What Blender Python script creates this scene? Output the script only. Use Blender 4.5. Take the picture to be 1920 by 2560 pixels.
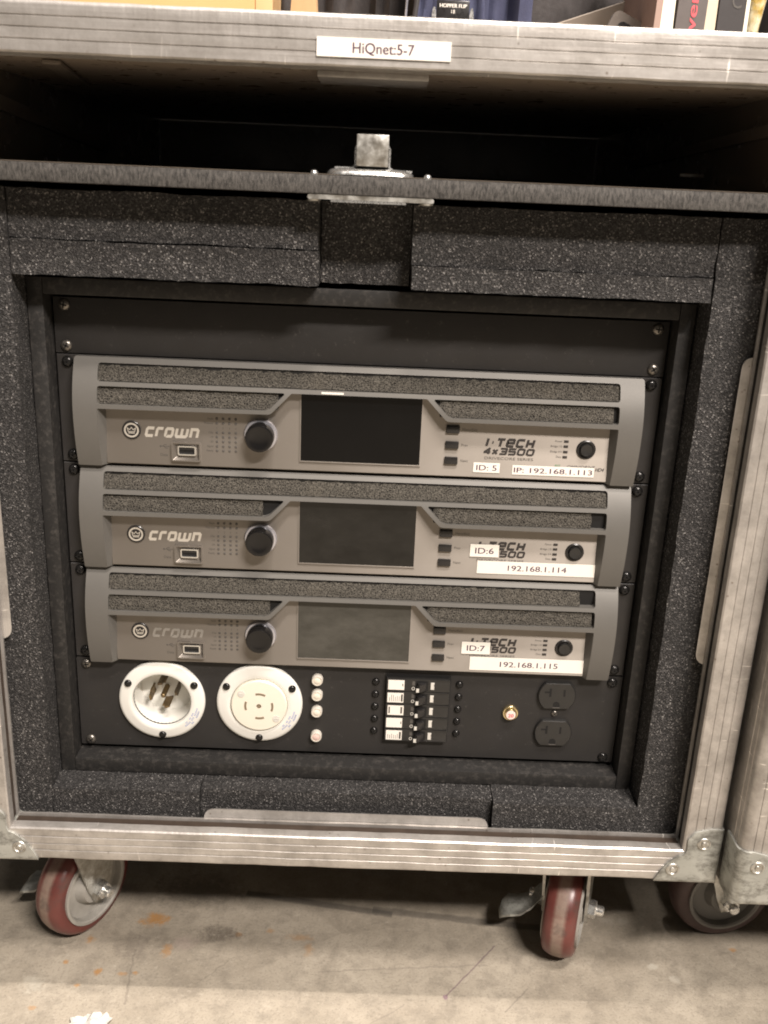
import bpy, bmesh, math, random
from mathutils import Vector, Matrix, noise
random.seed(7)
R = math.radians
scene = bpy.context.scene
for o in list(bpy.data.objects): bpy.data.objects.remove(o)
C = scene.collection

# ------------------------------------------------------------------ camera
cam_d = bpy.data.cameras.new('camera'); cam = bpy.data.objects.new('camera', cam_d); C.objects.link(cam)
CAMP = (0.0125, -0.7652, 0.4892, 0.0144, 0.3234, 0.0437, 2407.6)
yaw, pit, rol = CAMP[3:6]
_f = Vector((math.sin(yaw)*math.cos(pit), math.cos(yaw)*math.cos(pit), -math.sin(pit)))
_r = Vector((math.cos(yaw), -math.sin(yaw), 0)); _u = _r.cross(_f)
_r2 = _r*math.cos(rol)+_u*math.sin(rol); _u2 = -_r*math.sin(rol)+_u*math.cos(rol)
m = Matrix((_r2, _u2, -_f)).transposed().to_4x4(); m.translation = Vector(CAMP[:3])
cam.matrix_world = m
cam_d.sensor_fit = 'VERTICAL'; cam_d.sensor_height = 36.0; cam_d.lens = 36.0*CAMP[6]/2560
cam_d.clip_start = 0.02; cam_d.clip_end = 60
cam_d.dof.use_dof = True; cam_d.dof.focus_distance = 0.82; cam_d.dof.aperture_fstop = 9.0
scene.camera = cam

# ------------------------------------------------------------------ world and lamps
w = bpy.data.worlds.new('World'); scene.world = w; w.use_nodes = True
bg = w.node_tree.nodes['Background']; bg.inputs[0].default_value = (0.95, 0.88, 0.80, 1); bg.inputs[1].default_value = 0.07
def tube(name, loc, target, sx, sy, power, col):
    d = bpy.data.lights.new(name, 'AREA'); d.shape = 'RECTANGLE'; d.size = sx; d.size_y = sy; d.energy = power; d.color = col
    o = bpy.data.objects.new(name, d); C.objects.link(o); o.location = loc
    v = Vector(target)-Vector(loc)
    o.rotation_euler = v.to_track_quat('-Z', 'Y').to_euler()
    return o
WARM = (1.0, 0.905, 0.83)
tube('ceiling_tube_front', (1.30, -2.45, 2.85), (0.3, 0, 0.2), 1.2, 0.10, 215, WARM)
tube('ceiling_tube_middle', (0.55, -1.12, 2.85), (0.2, 0, 0.2), 1.2, 0.08, 78, WARM)
l2 = tube('ceiling_tube_above', (0.75, -0.085, 2.85), (0.75, -0.086, 0), 1.2, 0.08, 122, WARM)
l2.rotation_euler = (0, 0, 0)
vs = scene.view_settings; vs.view_transform = 'Standard'; vs.look = 'None'; vs.gamma = 1.0; vs.exposure = 0.0; vs.use_curve_mapping = False
scene.cycles.use_denoising = True
scene.cycles.max_bounces = 8
scene.cycles.filter_width = 1.9

# ------------------------------------------------------------------ node helpers
class NM:
    def __init__(s, name, col=(.5, .5, .5), rough=.5, metal=0.0, spec=.5):
        s.m = bpy.data.materials.new(name); s.m.use_nodes = True; s.t = s.m.node_tree
        s.b = s.t.nodes['Principled BSDF']
        s.set('Base Color', col); s.set('Roughness', rough); s.set('Metallic', metal); s.set('Specular IOR Level', spec)
        s._co = None
    def set(s, k, v):
        i = s.b.inputs[k]
        if hasattr(v, 'is_linked') or hasattr(v, 'links'): s.t.links.new(v, i)
        elif isinstance(v, (tuple, list)) and len(v) == 3: i.default_value = (*v, 1)
        else: i.default_value = v
        return s
    def n(s, typ, out=0, props=None, **kw):
        nd = s.t.nodes.new(typ)
        for k, v in (props or {}).items(): setattr(nd, k, v)
        for k, v in kw.items():
            key = int(k[1:]) if k[0] == 'i' and k[1:].isdigit() else k.replace('_', ' ')
            i = nd.inputs[key]
            if hasattr(v, 'links'): s.t.links.new(v, i)
            elif isinstance(v, (tuple, list)) and len(v) == 3 and i.type == 'RGBA': i.default_value = (*v, 1)
            else: i.default_value = v
        return nd.outputs[out]
    def co(s, scale=(1, 1, 1), loc=(0, 0, 0)):
        if s._co is None: s._co = s.t.nodes.new('ShaderNodeTexCoord').outputs['Object']
        if scale == (1, 1, 1) and loc == (0, 0, 0): return s._co
        return s.n('ShaderNodeMapping', Vector=s._co, Scale=scale, Location=loc)
    def noise(s, scale, det=4, rough=.55, vec=None, out=0):
        return s.n('ShaderNodeTexNoise', out, Vector=vec or s.co(), Scale=scale, Detail=det, Roughness=rough)
    def vor(s, scale, out=0, vec=None, feature='F1'):
        return s.n('ShaderNodeTexVoronoi', out, {'feature': feature}, Vector=vec or s.co(), Scale=scale)
    def ramp(s, fac, *stops):
        nd = s.t.nodes.new('ShaderNodeValToRGB'); s.t.links.new(fac, nd.inputs[0]); e = nd.color_ramp.elements
        while len(e) < len(stops): e.new(0.5)
        for k, (p, c) in enumerate(stops):
            e[k].position = p; e[k].color = (c, c, c, 1) if isinstance(c, (int, float)) else (*c, 1)
        return nd.outputs[0]
    def mix(s, f, a, b, mode='MIX'):
        nd = s.t.nodes.new('ShaderNodeMix'); nd.data_type = 'RGBA'; nd.blend_type = mode
        for idx, v in ((0, f), (6, a), (7, b)):
            i = nd.inputs[idx]
            if hasattr(v, 'links'): s.t.links.new(v, i)
            else: i.default_value = (*v, 1) if isinstance(v, (tuple, list)) else v
        return nd.outputs[2]
    def math(s, op, a, b=0.0, c=None):
        nd = s.t.nodes.new('ShaderNodeMath'); nd.operation = op
        for idx, v in ((0, a), (1, b)) + (((2, c),) if c is not None else ()):
            if hasattr(v, 'links'): s.t.links.new(v, nd.inputs[idx])
            else: nd.inputs[idx].default_value = v
        return nd.outputs[0]
    def bump(s, h, strength=.3, dist=.001, nrm=None):
        kw = dict(Height=h, Strength=strength, Distance=dist)
        if nrm is not None: kw['Normal'] = nrm
        o = s.n('ShaderNodeBump', **kw); s.set('Normal', o); return o

M = {}
def simple(key, col, rough=.5, metal=0.0, spec=.5, var=.12, scale=60, bump=0.0, bscale=900):
    a = NM(key, col, rough, metal, spec)
    f = a.noise(scale, 5, .6)
    lo = tuple(c*(1-var) for c in col); hi = tuple(min(1, c*(1+var)) for c in col)
    a.set('Base Color', a.mix(f, lo, hi))
    a.set('Roughness', a.ramp(a.noise(scale*2.3, 4), (.3, max(0, rough-.08)), (.7, min(1, rough+.08))))
    if bump: a.bump(a.noise(bscale, 3), bump, .0006)
    M[key] = a.m; return a
# aluminium rails: worn, with dirt, rub marks across the length and dull patches
def rail_mat(key, axis):
    a = NM(key, (.6, .56, .52), .42, .62)
    across = {'x': (1, .12, .12), 'z': (.12, .12, 1)}[axis]      # short ticks across the length
    along = {'x': (.02, 1, 1), 'z': (1, 1, .02)}[axis]
    grime = a.noise(26, 6, .7)
    lines = a.noise(420, 3, .6, a.co(along))
    ticks = a.noise(330, 2, .5, a.co(across))
    spots = a.vor(160, 0)
    c = a.mix(a.ramp(grime, (.36, 0), (.62, 1)), (.33, .31, .287), (.56, .535, .505))
    c = a.mix(a.ramp(lines, (.35, .25), (.6, 0)), c, (.36, .335, .31))
    c = a.mix(a.math('MULTIPLY', a.ramp(ticks, (.66, 0), (.72, 1)), a.ramp(a.noise(14, 3), (.5, 0), (.6, 1))), c, (.92, .88, .82))
    c = a.mix(a.math('MULTIPLY', a.ramp(spots, (.10, 1), (.2, 0)), a.ramp(a.noise(40, 3), (.55, 0), (.62, .7))), c, (.16, .13, .10))
    a.set('Base Color', c)
    a.set('Roughness', a.ramp(grime, (.3, .52), (.7, .36)))
    h = a.math('ADD', a.math('MULTIPLY', ticks, .5), a.math('ADD', a.math('MULTIPLY', lines, .5), a.noise(90, 4)))
    a.bump(h, .35, .0008)
    M[key] = a.m
rail_mat('rail_x', 'x'); rail_mat('rail_z', 'z')
a = NM('steel', (.55, .55, .53), .38, .8)
g = a.noise(70, 6, .7)
a.set('Base Color', a.mix(a.ramp(g, (.38, 0), (.6, 1)), (.33, .31, .27), (.62, .62, .59)))
a.set('Roughness', a.ramp(a.noise(140, 4), (.3, .28), (.7, .5))); a.bump(a.noise(300, 4), .2, .0006); M['steel'] = a.m
a = NM('bracket_steel', (.5, .51, .48), .45, .35)
g = a.noise(48, 7, .75, a.co((1, 1, 1.6)))
c = a.mix(a.ramp(a.noise(20, 4), (.35, 0), (.65, 1)), (.33, .335, .305), (.47, .475, .44))
a.set('Base Color', a.mix(a.ramp(g, (.38, .85), (.54, 0)), c, (.12, .115, .10)))
a.bump(a.noise(260, 5), .25, .0008); M['bracket_steel'] = a.m
simple('bright_steel', (.80, .80, .78), .28, .9, var=.08, scale=200)
# polyethylene foam
def foam_mat(key, lo, hi, glint):
    a = NM(key, lo, .75, 0, .3)
    d = a.vor(900, 0); cc = a.vor(900, 1)
    rnd = a.n('ShaderNodeSeparateColor', 0, Color=cc); rnd2 = a.n('ShaderNodeSeparateColor', 1, Color=cc)
    n2 = a.noise(1300, 3, .7)
    big = a.noise(18, 5, .65)
    c = a.mix(a.math('POWER', rnd, 2.2), lo, hi)
    c = a.mix(a.math('MULTIPLY', a.ramp(rnd2, (.88, 0), (.97, 1)), a.ramp(n2, (.40, 0), (.6, .9))), c, glint)  # glints of the cell faces, painted into the colour as pale cells
    c = a.mix(a.ramp(big, (.3, .45), (.7, 0)), c, lo)
    a.set('Base Color', c)
    a.set('Roughness', a.ramp(rnd2, (.5, .8), (1, .42)))
    a.bump(a.math('ADD', d, n2), .75, .0012); M[key] = a.m
foam_mat('foam', (.020, .0193, .019), (.088, .084, .081), (.44, .42, .40))
def filter_mat(key, lo, hi):
    a = NM(key, lo, .8, 0, .25)
    v = a.co((1, 1, 1))
    e = a.vor(560, 0, v, 'DISTANCE_TO_EDGE'); n2 = a.noise(700, 4, .75)
    k = a.math('ADD', a.math('MULTIPLY', a.ramp(e, (.02, 1), (.22, 0)), .55), a.math('MULTIPLY', a.ramp(n2, (.42, 0), (.62, 1)), .6))
    c = a.mix(k, lo, hi)
    c = a.mix(a.ramp(a.noise(22, 4), (.55, 0), (.75, .3)), c, (.15, .13, .10))
    a.set('Base Color', c); a.bump(k, .8, .0012); M[key] = a.m
filter_mat('filter_foam', (.011, .0102, .009), (.160, .147, .124))
# amplifier finishes
a = NM('amp_paint', (.165, .155, .138), .52, .25, .5)
a.set('Base Color', a.mix(a.noise(30, 5, .65), (.118, .113, .103), (.148, .141, .129)))
a.bump(a.noise(1500, 2), .12, .0004); M['amp_paint'] = a.m
a = NM('amp_overlay', (.34, .315, .28), .5, .8, .5)      # horizontally brushed metal
a.set('Base Color', a.mix(a.noise(22, 5, .65), (.275, .250, .222), (.315, .288, .257)))
a.set('Roughness', a.ramp(a.noise(50, 5), (.3, .47), (.7, .54))); a.set('Anisotropic', .86)
a.t.links.new(a.n('ShaderNodeCombineXYZ', i2=1.0), a.b.inputs['Tangent'])
a.bump(a.noise(900, 3, .6, a.co((.05, 1, 1))), .05, .0003); M['amp_overlay'] = a.m
simple('ear_black', (.028, .026, .025), .45, .1, .5, scale=40)
a = NM('panel_black', (.022, .0205, .0195), .5, 0, .3)
sc_ = a.noise(160, 6, .8)
a.set('Base Color', a.mix(a.ramp(sc_, (.60, 0), (.74, .5)), a.mix(a.noise(24, 5), (.018, .017, .016), (.030, .028, .027)), (.12, .11, .10)))
a.set('Roughness', a.ramp(a.noise(60, 5), (.3, .42), (.7, .6))); a.bump(a.noise(1300, 3), .2, .0004); M['panel_black'] = a.m
a = NM('box_board', (.022, .021, .020), .55, 0, .4)
st = a.noise(160, 6, .75)
a.set('Base Color', a.mix(a.ramp(st, (.5, 0), (.72, 1)), (.019, .018, .017), (.060, .055, .05)))
a.bump(st, .4, .0008); M['box_board'] = a.m
a = NM('laminate', (.030, .024, .018), .22, 0, .5)
a.set('Base Color', a.mix(a.noise(7, 4), (.105, .087, .070), (.155, .128, .10)))
a.set('Roughness', a.ramp(a.noise(30, 5), (.3, .17), (.7, .32))); a.bump(a.noise(500, 2), .05, .0004); M['laminate'] = a.m
simple('slot_roof', (.31, .255, .20), .32, 0, .5, var=.15, scale=20)
simple('batten', (.13, .108, .085), .5, 0, .4, scale=90)
a = NM('door_edge', (.05, .046, .043), .7, 0, .35)
st = a.noise(640, 5, .8, a.co((1, 1, .3)))
a.set('Base Color', a.mix(a.ramp(st, (.36, 0), (.64, 1)), (.018, .017, .016), (.105, .098, .090)))
a.bump(st, .6, .001); M['door_edge'] = a.m
simple('black_plastic', (.016, .015, .015), .3, 0, .5, scale=80)
simple('black_matte', (.012, .0115, .011), .7, 0, .3, scale=80)
simple('dark_grey_plastic', (.018, .0174, .0165), .36, 0, .5, scale=90, bump=.1)
simple('knob_ring', (.55, .55, .60), .25, .7, .5)
a = NM('knob_black', (.008, .0075, .0075), .22, 0, .4); M['knob_black'] = a.m
a = NM('screen_glass', (.003, .003, .0032), .07, 0, .22)
a.set('Roughness', a.ramp(a.noise(60, 6, .7), (.4, .05), (.75, .18))); M['screen_glass'] = a.m
a = NM('screen_film', (.085, .08, .062), .42, 0, .5)
fn = a.noise(30, 6, .75, a.co((1, 1, 1.8)))
a.set('Base Color', a.mix(a.ramp(fn, (.38, 0), (.68, 1)), (.040, .0385, .032), (.075, .071, .060)))
a.set('Roughness', a.ramp(fn, (.35, .32), (.7, .6))); M['screen_film'] = a.m
a = NM('screen_smudged', (.010, .010, .009), .10, 0, .42)
fn = a.noise(40, 6, .7, a.co((1, 1, 1.6)))
a.set('Base Color', a.mix(a.ramp(fn, (.40, 0), (.75, 1)), (.006, .0058, .0052), (.016, .0153, .0135)))
a.set('Roughness', a.ramp(fn, (.4, .05), (.7, .16))); M['screen_smudged'] = a.m
simple('label_white', (.80, .765, .70), .5, 0, .4, var=.04, scale=120)
simple('label_clear', (.62, .60, .55), .4, 0, .4, var=.06, scale=120)
simple('ink_purple', (.075, .035, .065), .6, var=.05)
simple('ink_dark', (.030, .026, .024), .6, var=.05)
simple('ink_grey', (.085, .078, .07), .6, var=.05)
simple('ink_silver', (.66, .63, .57), .35, .55, var=.08)
simple('ink_silver_dimmed', (.30, .285, .26), .45, .4, var=.5, scale=110)  # silver ink for the lowest amplifier, its weaker reflection painted as darker grey
simple('ink_green', (.05, .22, .07), .6, var=.05)
simple('ink_blue', (.20, .27, .55), .6, var=.05)
simple('ink_red', (.70, .10, .12), .6, var=.05)
simple('channel_brown', (.050, .036, .027), .6, 0, .3, var=.5, scale=70)
simple('nylon_white', (.74, .73, .68), .38, 0, .5, var=.05, scale=70)
simple('nylon_cream', (.76, .72, .61), .42, 0, .5, var=.04, scale=70)
simple('recess_tan', (.22, .17, .11), .7, var=.1)
simple('brass', (.25, .18, .095), .35, .9, var=.35, scale=160)
simple('tarnish', (.15, .115, .075), .4, .9, var=.3, scale=160)
simple('lamp_lens', (.72, .66, .56), .3, 0, .5, var=.05)
simple('lamp_lens_pink', (.66, .48, .43), .3, 0, .5, var=.05)
simple('lamp_collar', (.66, .62, .55), .3, .2)
simple('gold', (.75, .62, .36), .22, .95, var=.1)
simple('button_pink', (.82, .66, .60), .4, var=.04)
simple('screw_black', (.02, .019, .018), .26, .55, .6)
simple('screw_steel', (.20, .185, .165), .33, .85, .5)
a = NM('tyre_red', (.20, .035, .028), .36, 0, .5)
v = a.co(); sx = a.n('ShaderNodeSeparateXYZ', 0, Vector=v); sy = a.n('ShaderNodeSeparateXYZ', 1, Vector=v); sz = a.n('ShaderNodeSeparateXYZ', 2, Vector=v)
rad = a.math('SQRT', a.math('ADD', a.math('MULTIPLY', sy, sy), a.math('MULTIPLY', sz, sz)))
wear = a.math('MULTIPLY', a.ramp(a.math('MULTIPLY', rad, 10), (.494, 0), (.4985, 1)), a.ramp(a.noise(60, 5, .7), (.25, .45), (.55, .95)))
c = a.mix(a.noise(40, 5), (.100, .027, .023), (.165, .046, .038))
a.set('Base Color', a.mix(a.ramp(a.noise(35, 6, .7), (.5, 0), (.68, .7)), a.mix(wear, c, (.27, .205, .165)), (.06, .048, .042))); a.set('Roughness', a.ramp(wear, (0, .34), (1, .6))); M['tyre_red'] = a.m
simple('hub_grey', (.33, .315, .285), .5, 0, .4, var=.4, scale=60)
simple('tyre_dark', (.060, .034, .031), .5, var=.3, scale=60)
simple('hub_dark', (.16, .155, .145), .45, 0, .5, var=.15, scale=50)
simple('kraft', (.62, .39, .17), .7, var=.07, scale=30)
simple('kraft_light', (.70, .47, .24), .7, var=.06, scale=30)
a = NM('wood', (.50, .32, .16), .55)
a.set('Base Color', a.mix(a.noise(90, 5, .6, a.co((1, 1, .15))), (.42, .26, .12), (.58, .38, .20))); M['wood'] = a.m
simple('cloth_dark', (.035, .030, .029), .9, var=.3, scale=120, bump=.5, bscale=700)
simple('cloth_navy', (.050, .056, .105), .85, var=.25, scale=50, bump=.5, bscale=900)
simple('beam_grey', (.22, .18, .14), .6, var=.1)
simple('smoke_plastic', (.16, .14, .125), .25, var=.1)
simple('page_cream', (.84, .79, .66), .7, var=.06, scale=300)
simple('page_tan', (.62, .54, .41), .7, var=.06, scale=300)
simple('book_brown', (.33, .23, .19), .6, var=.08)
simple('book_grey', (.105, .09, .085), .5, var=.1)
simple('book_black', (.035, .031, .031), .6, var=.1)
a = NM('snack', (.8, .68, .34), .4)
a.set('Base Color', a.mix(a.ramp(a.noise(75, 4), (.42, 0), (.58, 1)), (.62, .44, .13), (.88, .80, .56))); a.bump(a.noise(80, 3), .6, .003); M['snack'] = a.m
simple('paper', (.52, .50, .46), .7, var=.05)
# concrete floor
a = NM('concrete', (.33, .295, .24), .75, 0, .35)
v = a.co(); wob = a.noise(55, 4, .6, out=1)
X = a.n('ShaderNodeSeparateXYZ', 0, Vector=v); Y = a.n('ShaderNodeSeparateXYZ', 1, Vector=v)
nA = a.noise(9, 7, .65); nB = a.noise(45, 6, .7); nC = a.noise(420, 3, .6); nD = a.noise(190, 5, .75)
c = a.mix(a.ramp(nA, (.34, 0), (.66, 1)), (.255, .222, .174), (.385, .342, .276))
c = a.mix(a.ramp(nB, (.34, .6), (.54, 0)), c, (.185, .162, .13))
c = a.mix(a.ramp(nD, (.55, 0), (.72, .5)), c, (.44, .40, .335))
c = a.mix(a.ramp(nC, (.36, .35), (.46, 0)), c, (.16, .14, .11))
nW = a.math('SUBTRACT', a.noise(96, 6, .75), .5); nS = a.math('SUBTRACT', a.noise(70, 4), .5); patchy = a.ramp(nD, (.30, .45), (.50, 1))
def blot(x, y, rx, ry, col, amt, wobble=.5, edge=.35, sc=60):
    global c
    dx = a.math('DIVIDE', a.math('SUBTRACT', X, x), rx); dy = a.math('DIVIDE', a.math('SUBTRACT', Y, y), ry)
    d = a.math('SQRT', a.math('ADD', a.math('MULTIPLY', dx, dx), a.math('MULTIPLY', dy, dy)))
    k = a.math('MULTIPLY', a.n('ShaderNodeMapRange', Value=a.math('MULTIPLY_ADD', nW, wobble*6, d), i1=.35, i2=1.0, i3=amt, i4=0.0), patchy)
    c = a.mix(k, c, col)
def seg(x0, y0, x1, y1, wd, col, amt, wob=.004):
    global c
    L = math.hypot(x1-x0, y1-y0); ux, uy = (x1-x0)/L, (y1-y0)/L
    px = a.math('SUBTRACT', X, x0); py = a.math('SUBTRACT', Y, y0)
    t = a.math('ADD', a.math('MULTIPLY', px, ux), a.math('MULTIPLY', py, uy))
    q = a.math('ADD', a.math('MULTIPLY', px, -uy), a.math('MULTIPLY', py, ux))
    q = a.math('ABSOLUTE', a.math('MULTIPLY_ADD', nS, wob*2, q))
    k = a.math('MULTIPLY', a.n('ShaderNodeMapRange', Value=q, i1=wd*.5, i2=wd, i3=1.0, i4=0.0), a.math('MULTIPLY', a.math('GREATER_THAN', t, 0), a.math('LESS_THAN', t, L)))
    c = a.mix(a.math('MULTIPLY', k, amt*.7), c, col)
ORG = (.36, .18, .05)
blot(-.185, .010, .016, .011, ORG, .85); blot(-.240, -.018, .006, .006, ORG, .6); blot(-.165, -.03, .006, .011, ORG, .55)
blot(-.222, -.058, .004, .005, ORG, .8); blot(-.200, -.060, .007, .003, ORG, .6); blot(-.188, -.058, .003, .003, ORG, .7)
blot(-.255, -.048, .003, .003, ORG, .7); blot(-.236, -.075, .004, .003, ORG, .7); blot(-.268, -.102, .004, .003, ORG, .6)
blot(-.04, -.008, .014, .006, ORG, .35); blot(-.03, -.024, .006, .010, ORG, .4); blot(-.10, -.006, .004, .004, ORG, .6); blot(-.07, .0, .005, .004, ORG, .4)
blot(.385, -.005, .004, .003, ORG, .6)
blot(-.118, -.006, .026, .011, (.105, .088, .07), .75, .6); blot(-.195, -.025, .020, .022, (.13, .11, .09), .5, .6)
blot(-.15, .055, .05, .03, (.09, .08, .065), .5, .5); blot(-.15, -.02, .014, .012, (.34, .27, .24), .4)
blot(-.275, -.075, .014, .012, (.45, .42, .35), .5, .6); blot(.30, -.03, .008, .004, (.5, .47, .4), .55); blot(.315, -.045, .006, .006, (.5, .47, .4), .5)
for k in range(9): blot(.235+.012*k*((k*7) % 5)/3, .03+.008*((k*5) % 4), .008, .006, (.40, .37, .31), .45, .6)
seg(-.195, -.03, -.188, -.095, .0013, (.13, .11, .09), .55); seg(.150, -.010, .098, -.074, .0010, (.10, .05, .075), .75, .0015)
seg(.175, -.062, .150, -.090, .0009, (.14, .12, .10), .6, .002); seg(-.10, -.035, -.13, -.07, .0009, (.16, .14, .11), .6, .008)
seg(-.02, -.05, .14, -.035, .0012, (.15, .13, .11), .45, .003); seg(.02, -.115, .06, -.085, .0008, (.15, .13, .11), .5, .003)
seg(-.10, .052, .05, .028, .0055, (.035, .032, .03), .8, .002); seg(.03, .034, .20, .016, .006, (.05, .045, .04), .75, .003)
blot(.098, -.075, .003, .003, (.16, .08, .13), .8)
a.set('Base Color', c); a.set('Roughness', a.ramp(nB, (.3, .62), (.7, .82)))
a.bump(a.math('ADD', a.math('MULTIPLY', nC, .5), a.math('ADD', a.math('MULTIPLY', nB, .8), nA)), .45, .0022); M['concrete'] = a.m

# ------------------------------------------------------------------ mesh helpers
def finish(name, bm, mat, parent=None, smooth=None, recalc=True):
    if recalc: bmesh.ops.recalc_face_normals(bm, faces=bm.faces)
    me = bpy.data.meshes.new(name); bm.to_mesh(me); bm.free()
    me.materials.append(M[mat])
    if smooth is not None:
        me.polygons.foreach_set('use_smooth', [True]*len(me.polygons)); me.set_sharp_from_angle(angle=R(smooth))
    o = bpy.data.objects.new(name, me); C.objects.link(o)
    if parent is not None: o.parent = parent
    return o
def thing(name, label, cat, loc=(0, 0, 0), group=None):
    o = bpy.data.objects.new(name, None); C.objects.link(o); o.location = loc; o.empty_display_size = .05
    o['label'] = label; o['category'] = cat
    if group: o['group'] = group
    return o
def tag(o, label, cat, group=None):
    o['label'] = label; o['category'] = cat
    if group: o['group'] = group
    return o
def abox(bm, x0, x1, y0, y1, z0, z1, bev=0.0, seg=2, mat=None):
    r = bmesh.ops.create_cube(bm, size=1.0)
    vs = r['verts']
    T = Matrix.Translation(((x0+x1)/2, (y0+y1)/2, (z0+z1)/2)) @ Matrix.Diagonal((x1-x0, y1-y0, z1-z0, 1))
    bmesh.ops.transform(bm, matrix=T, verts=vs)
    if bev:
        es = list({e for v in vs for e in v.link_edges})
        nv = bmesh.ops.bevel(bm, geom=es, offset=bev, segments=seg, affect='EDGES', profile=.6)
        vs = list({v for f in nv['faces'] for v in f.verts} | {v for v in vs if v.is_valid})
    if mat is not None: bmesh.ops.transform(bm, matrix=mat, verts=vs)
    return vs
def box(name, x0, x1, y0, y1, z0, z1, mat, parent=None, bev=0.0, mx=None):
    bm = bmesh.new(); abox(bm, x0, x1, y0, y1, z0, z1, bev, 2, mx)
    return finish(name, bm, mat, parent, 35 if bev else None)
def loft(bm, loops, closed=True, cap=True):
    rows = [[bm.verts.new(p) for p in lp] for lp in loops]
    n = len(rows[0])
    for a_, b_ in zip(rows, rows[1:]):
        for i in range(n if closed else n-1):
            bm.faces.new((a_[i], a_[(i+1) % n], b_[(i+1) % n], b_[i]))
    if cap and closed:
        bm.faces.new(rows[0][::-1]); bm.faces.new(rows[-1])
    return rows
def prism(bm, pts, y0, y1, mx=None):
    """polygon in x,z extruded along y"""
    lp = [[(x, y, z) for x, z in pts] for y in (y0, y1)]
    if mx is not None: lp = [[mx @ Vector(p) for p in l] for l in lp]
    loft(bm, lp)
def lathe(bm, prof, axis='y', seg=32, loc=(0, 0, 0), mx=None, cap=True):
    """prof: list of (radius, along)"""
    loops = []
    for r_, h in prof:
        lp = []
        for k in range(seg):
            t = 2*math.pi*k/seg; cx, cy = r_*math.cos(t), r_*math.sin(t)
            p = {'y': (cx, h, cy), 'z': (cx, cy, h), 'x': (h, cx, cy)}[axis]
            p = Vector(p)+Vector(loc)
            lp.append(mx @ p if mx is not None else p)
        loops.append(lp)
    loft(bm, loops, True, cap)
def rrect(x0, x1, z0, z1, r, n=5):
    out = []
    for cx, cz, a0 in ((x1-r, z1-r, 0), (x0+r, z1-r, 90), (x0+r, z0+r, 180), (x1-r, z0+r, 270)):
        for k in range(n+1):
            t = R(a0+90*k/n); out.append((cx+r*math.cos(t), cz+r*math.sin(t)))
    return out
def round_poly(pts, rads, n=5):
    out = []; N = len(pts)
    for i, (p, r_) in enumerate(zip(pts, rads)):
        if not r_: out.append(p); continue
        p0, p1, p2 = Vector(pts[i-1]), Vector(p), Vector(pts[(i+1) % N])
        a_ = (p0-p1).normalized(); b_ = (p2-p1).normalized()
        ang = a_.angle(b_); d = r_/math.tan(ang/2)
        s, e = p1+a_*d, p1+b_*d
        for k in range(n+1):
            t = k/n; out.append(tuple(s*(1-t)**2 + p1*2*t*(1-t) + e*t*t))
    return out
_fc = {}
def text_geo(s, res=3):
    if s in _fc: return _fc[s]
    cu = bpy.data.curves.new('lettering', 'FONT'); cu.body = s; cu.size = 1.0; cu.resolution_u = res; cu.fill_mode = 'FRONT'
    o = bpy.data.objects.new('lettering', cu); C.objects.link(o)
    bpy.context.view_layer.update()
    dg = bpy.context.evaluated_depsgraph_get(); me = o.evaluated_get(dg).to_mesh()
    vs = [tuple(v.co) for v in me.vertices]; fs = [tuple(p.vertices) for p in me.polygons]
    o.evaluated_get(dg).to_mesh_clear(); bpy.data.objects.remove(o); bpy.data.curves.remove(cu)
    _fc[s] = (vs, fs); return vs, fs
for _s in ['-10', '-20', '1', '18', '192.168.1.114', '192.168.1.115', '2', '20', '3', '30', '4', 'BSS', 'Bridge 1/2', 'Bridge 3/4', 'C', 'Clip', 'DRIVECORE SERIES', 'Data', 'Fault', 'HD4', 'HOPPER FLIP', 'HiQnet:5-7', 'ID: 5', 'ID:6', 'ID:7', 'IP: 192.168.1.113', 'Menu/Exit', 'Next', 'OMNIDRIVE', 'ON', 'Power', 'Prev', 'Ready', 'Signal', 'Thermal', 'ver']: text_geo(_s)      # cached while the scene is still empty
def text(bm, s, x, z, y, h, width=None, align='l', shear=0.0, rot=0.0, bold=0.0):
    """letters in the x,z plane facing -y; h = cap height; width = forced total width"""
    vs, fs = text_geo(s)
    x0 = min(v[0] for v in vs); x1 = max(v[0] for v in vs)
    k = h/0.70; kx = (width/(x1-x0)) if width else k
    wd = (x1-x0)*kx; off = {'l': 0, 'c': -wd/2, 'r': -wd}[align]
    cr, sr = math.cos(rot), math.sin(rot)
    shifts = [(0, 0)] if not bold else [(-bold, 0), (bold, .00003)]
    for bx_, dy in shifts:
        nv = []
        for v in vs:
            px = (v[0]-x0)*kx+off+shear*v[1]*k+bx_; pz = v[1]*k
            nv.append(bm.verts.new((x+px*cr-pz*sr, y-dy, z+px*sr+pz*cr)))
        for f in fs:
            try: bm.faces.new([nv[i] for i in f])
            except ValueError: pass
def stroke(bm, pts, wd, y, closed=False, mp=None):
    """flat ribbon with mitred joints along 2D points"""
    n = len(pts); P = [Vector(p) for p in pts]; L = []; Rr = []
    for i in range(n):
        if closed or 0 < i < n-1:
            d0 = (P[i]-P[i-1]).normalized(); d1 = (P[(i+1) % n]-P[i]).normalized()
        elif i == 0: d0 = d1 = (P[1]-P[0]).normalized()
        else: d0 = d1 = (P[-1]-P[-2]).normalized()
        t = (d0+d1).normalized(); nn = Vector((-t.y, t.x)); kk = wd/2/max(.35, nn.dot(Vector((-d0.y, d0.x))))
        L.append(P[i]+nn*kk); Rr.append(P[i]-nn*kk)
    mp = mp or (lambda q: (q[0], y, q[1]))
    lv = [bm.verts.new(mp(q)) for q in L]; rv = [bm.verts.new(mp(q)) for q in Rr]
    for i in range(n if closed else n-1):
        j = (i+1) % n
        bm.faces.new((lv[i], lv[j], rv[j], rv[i]))
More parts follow.
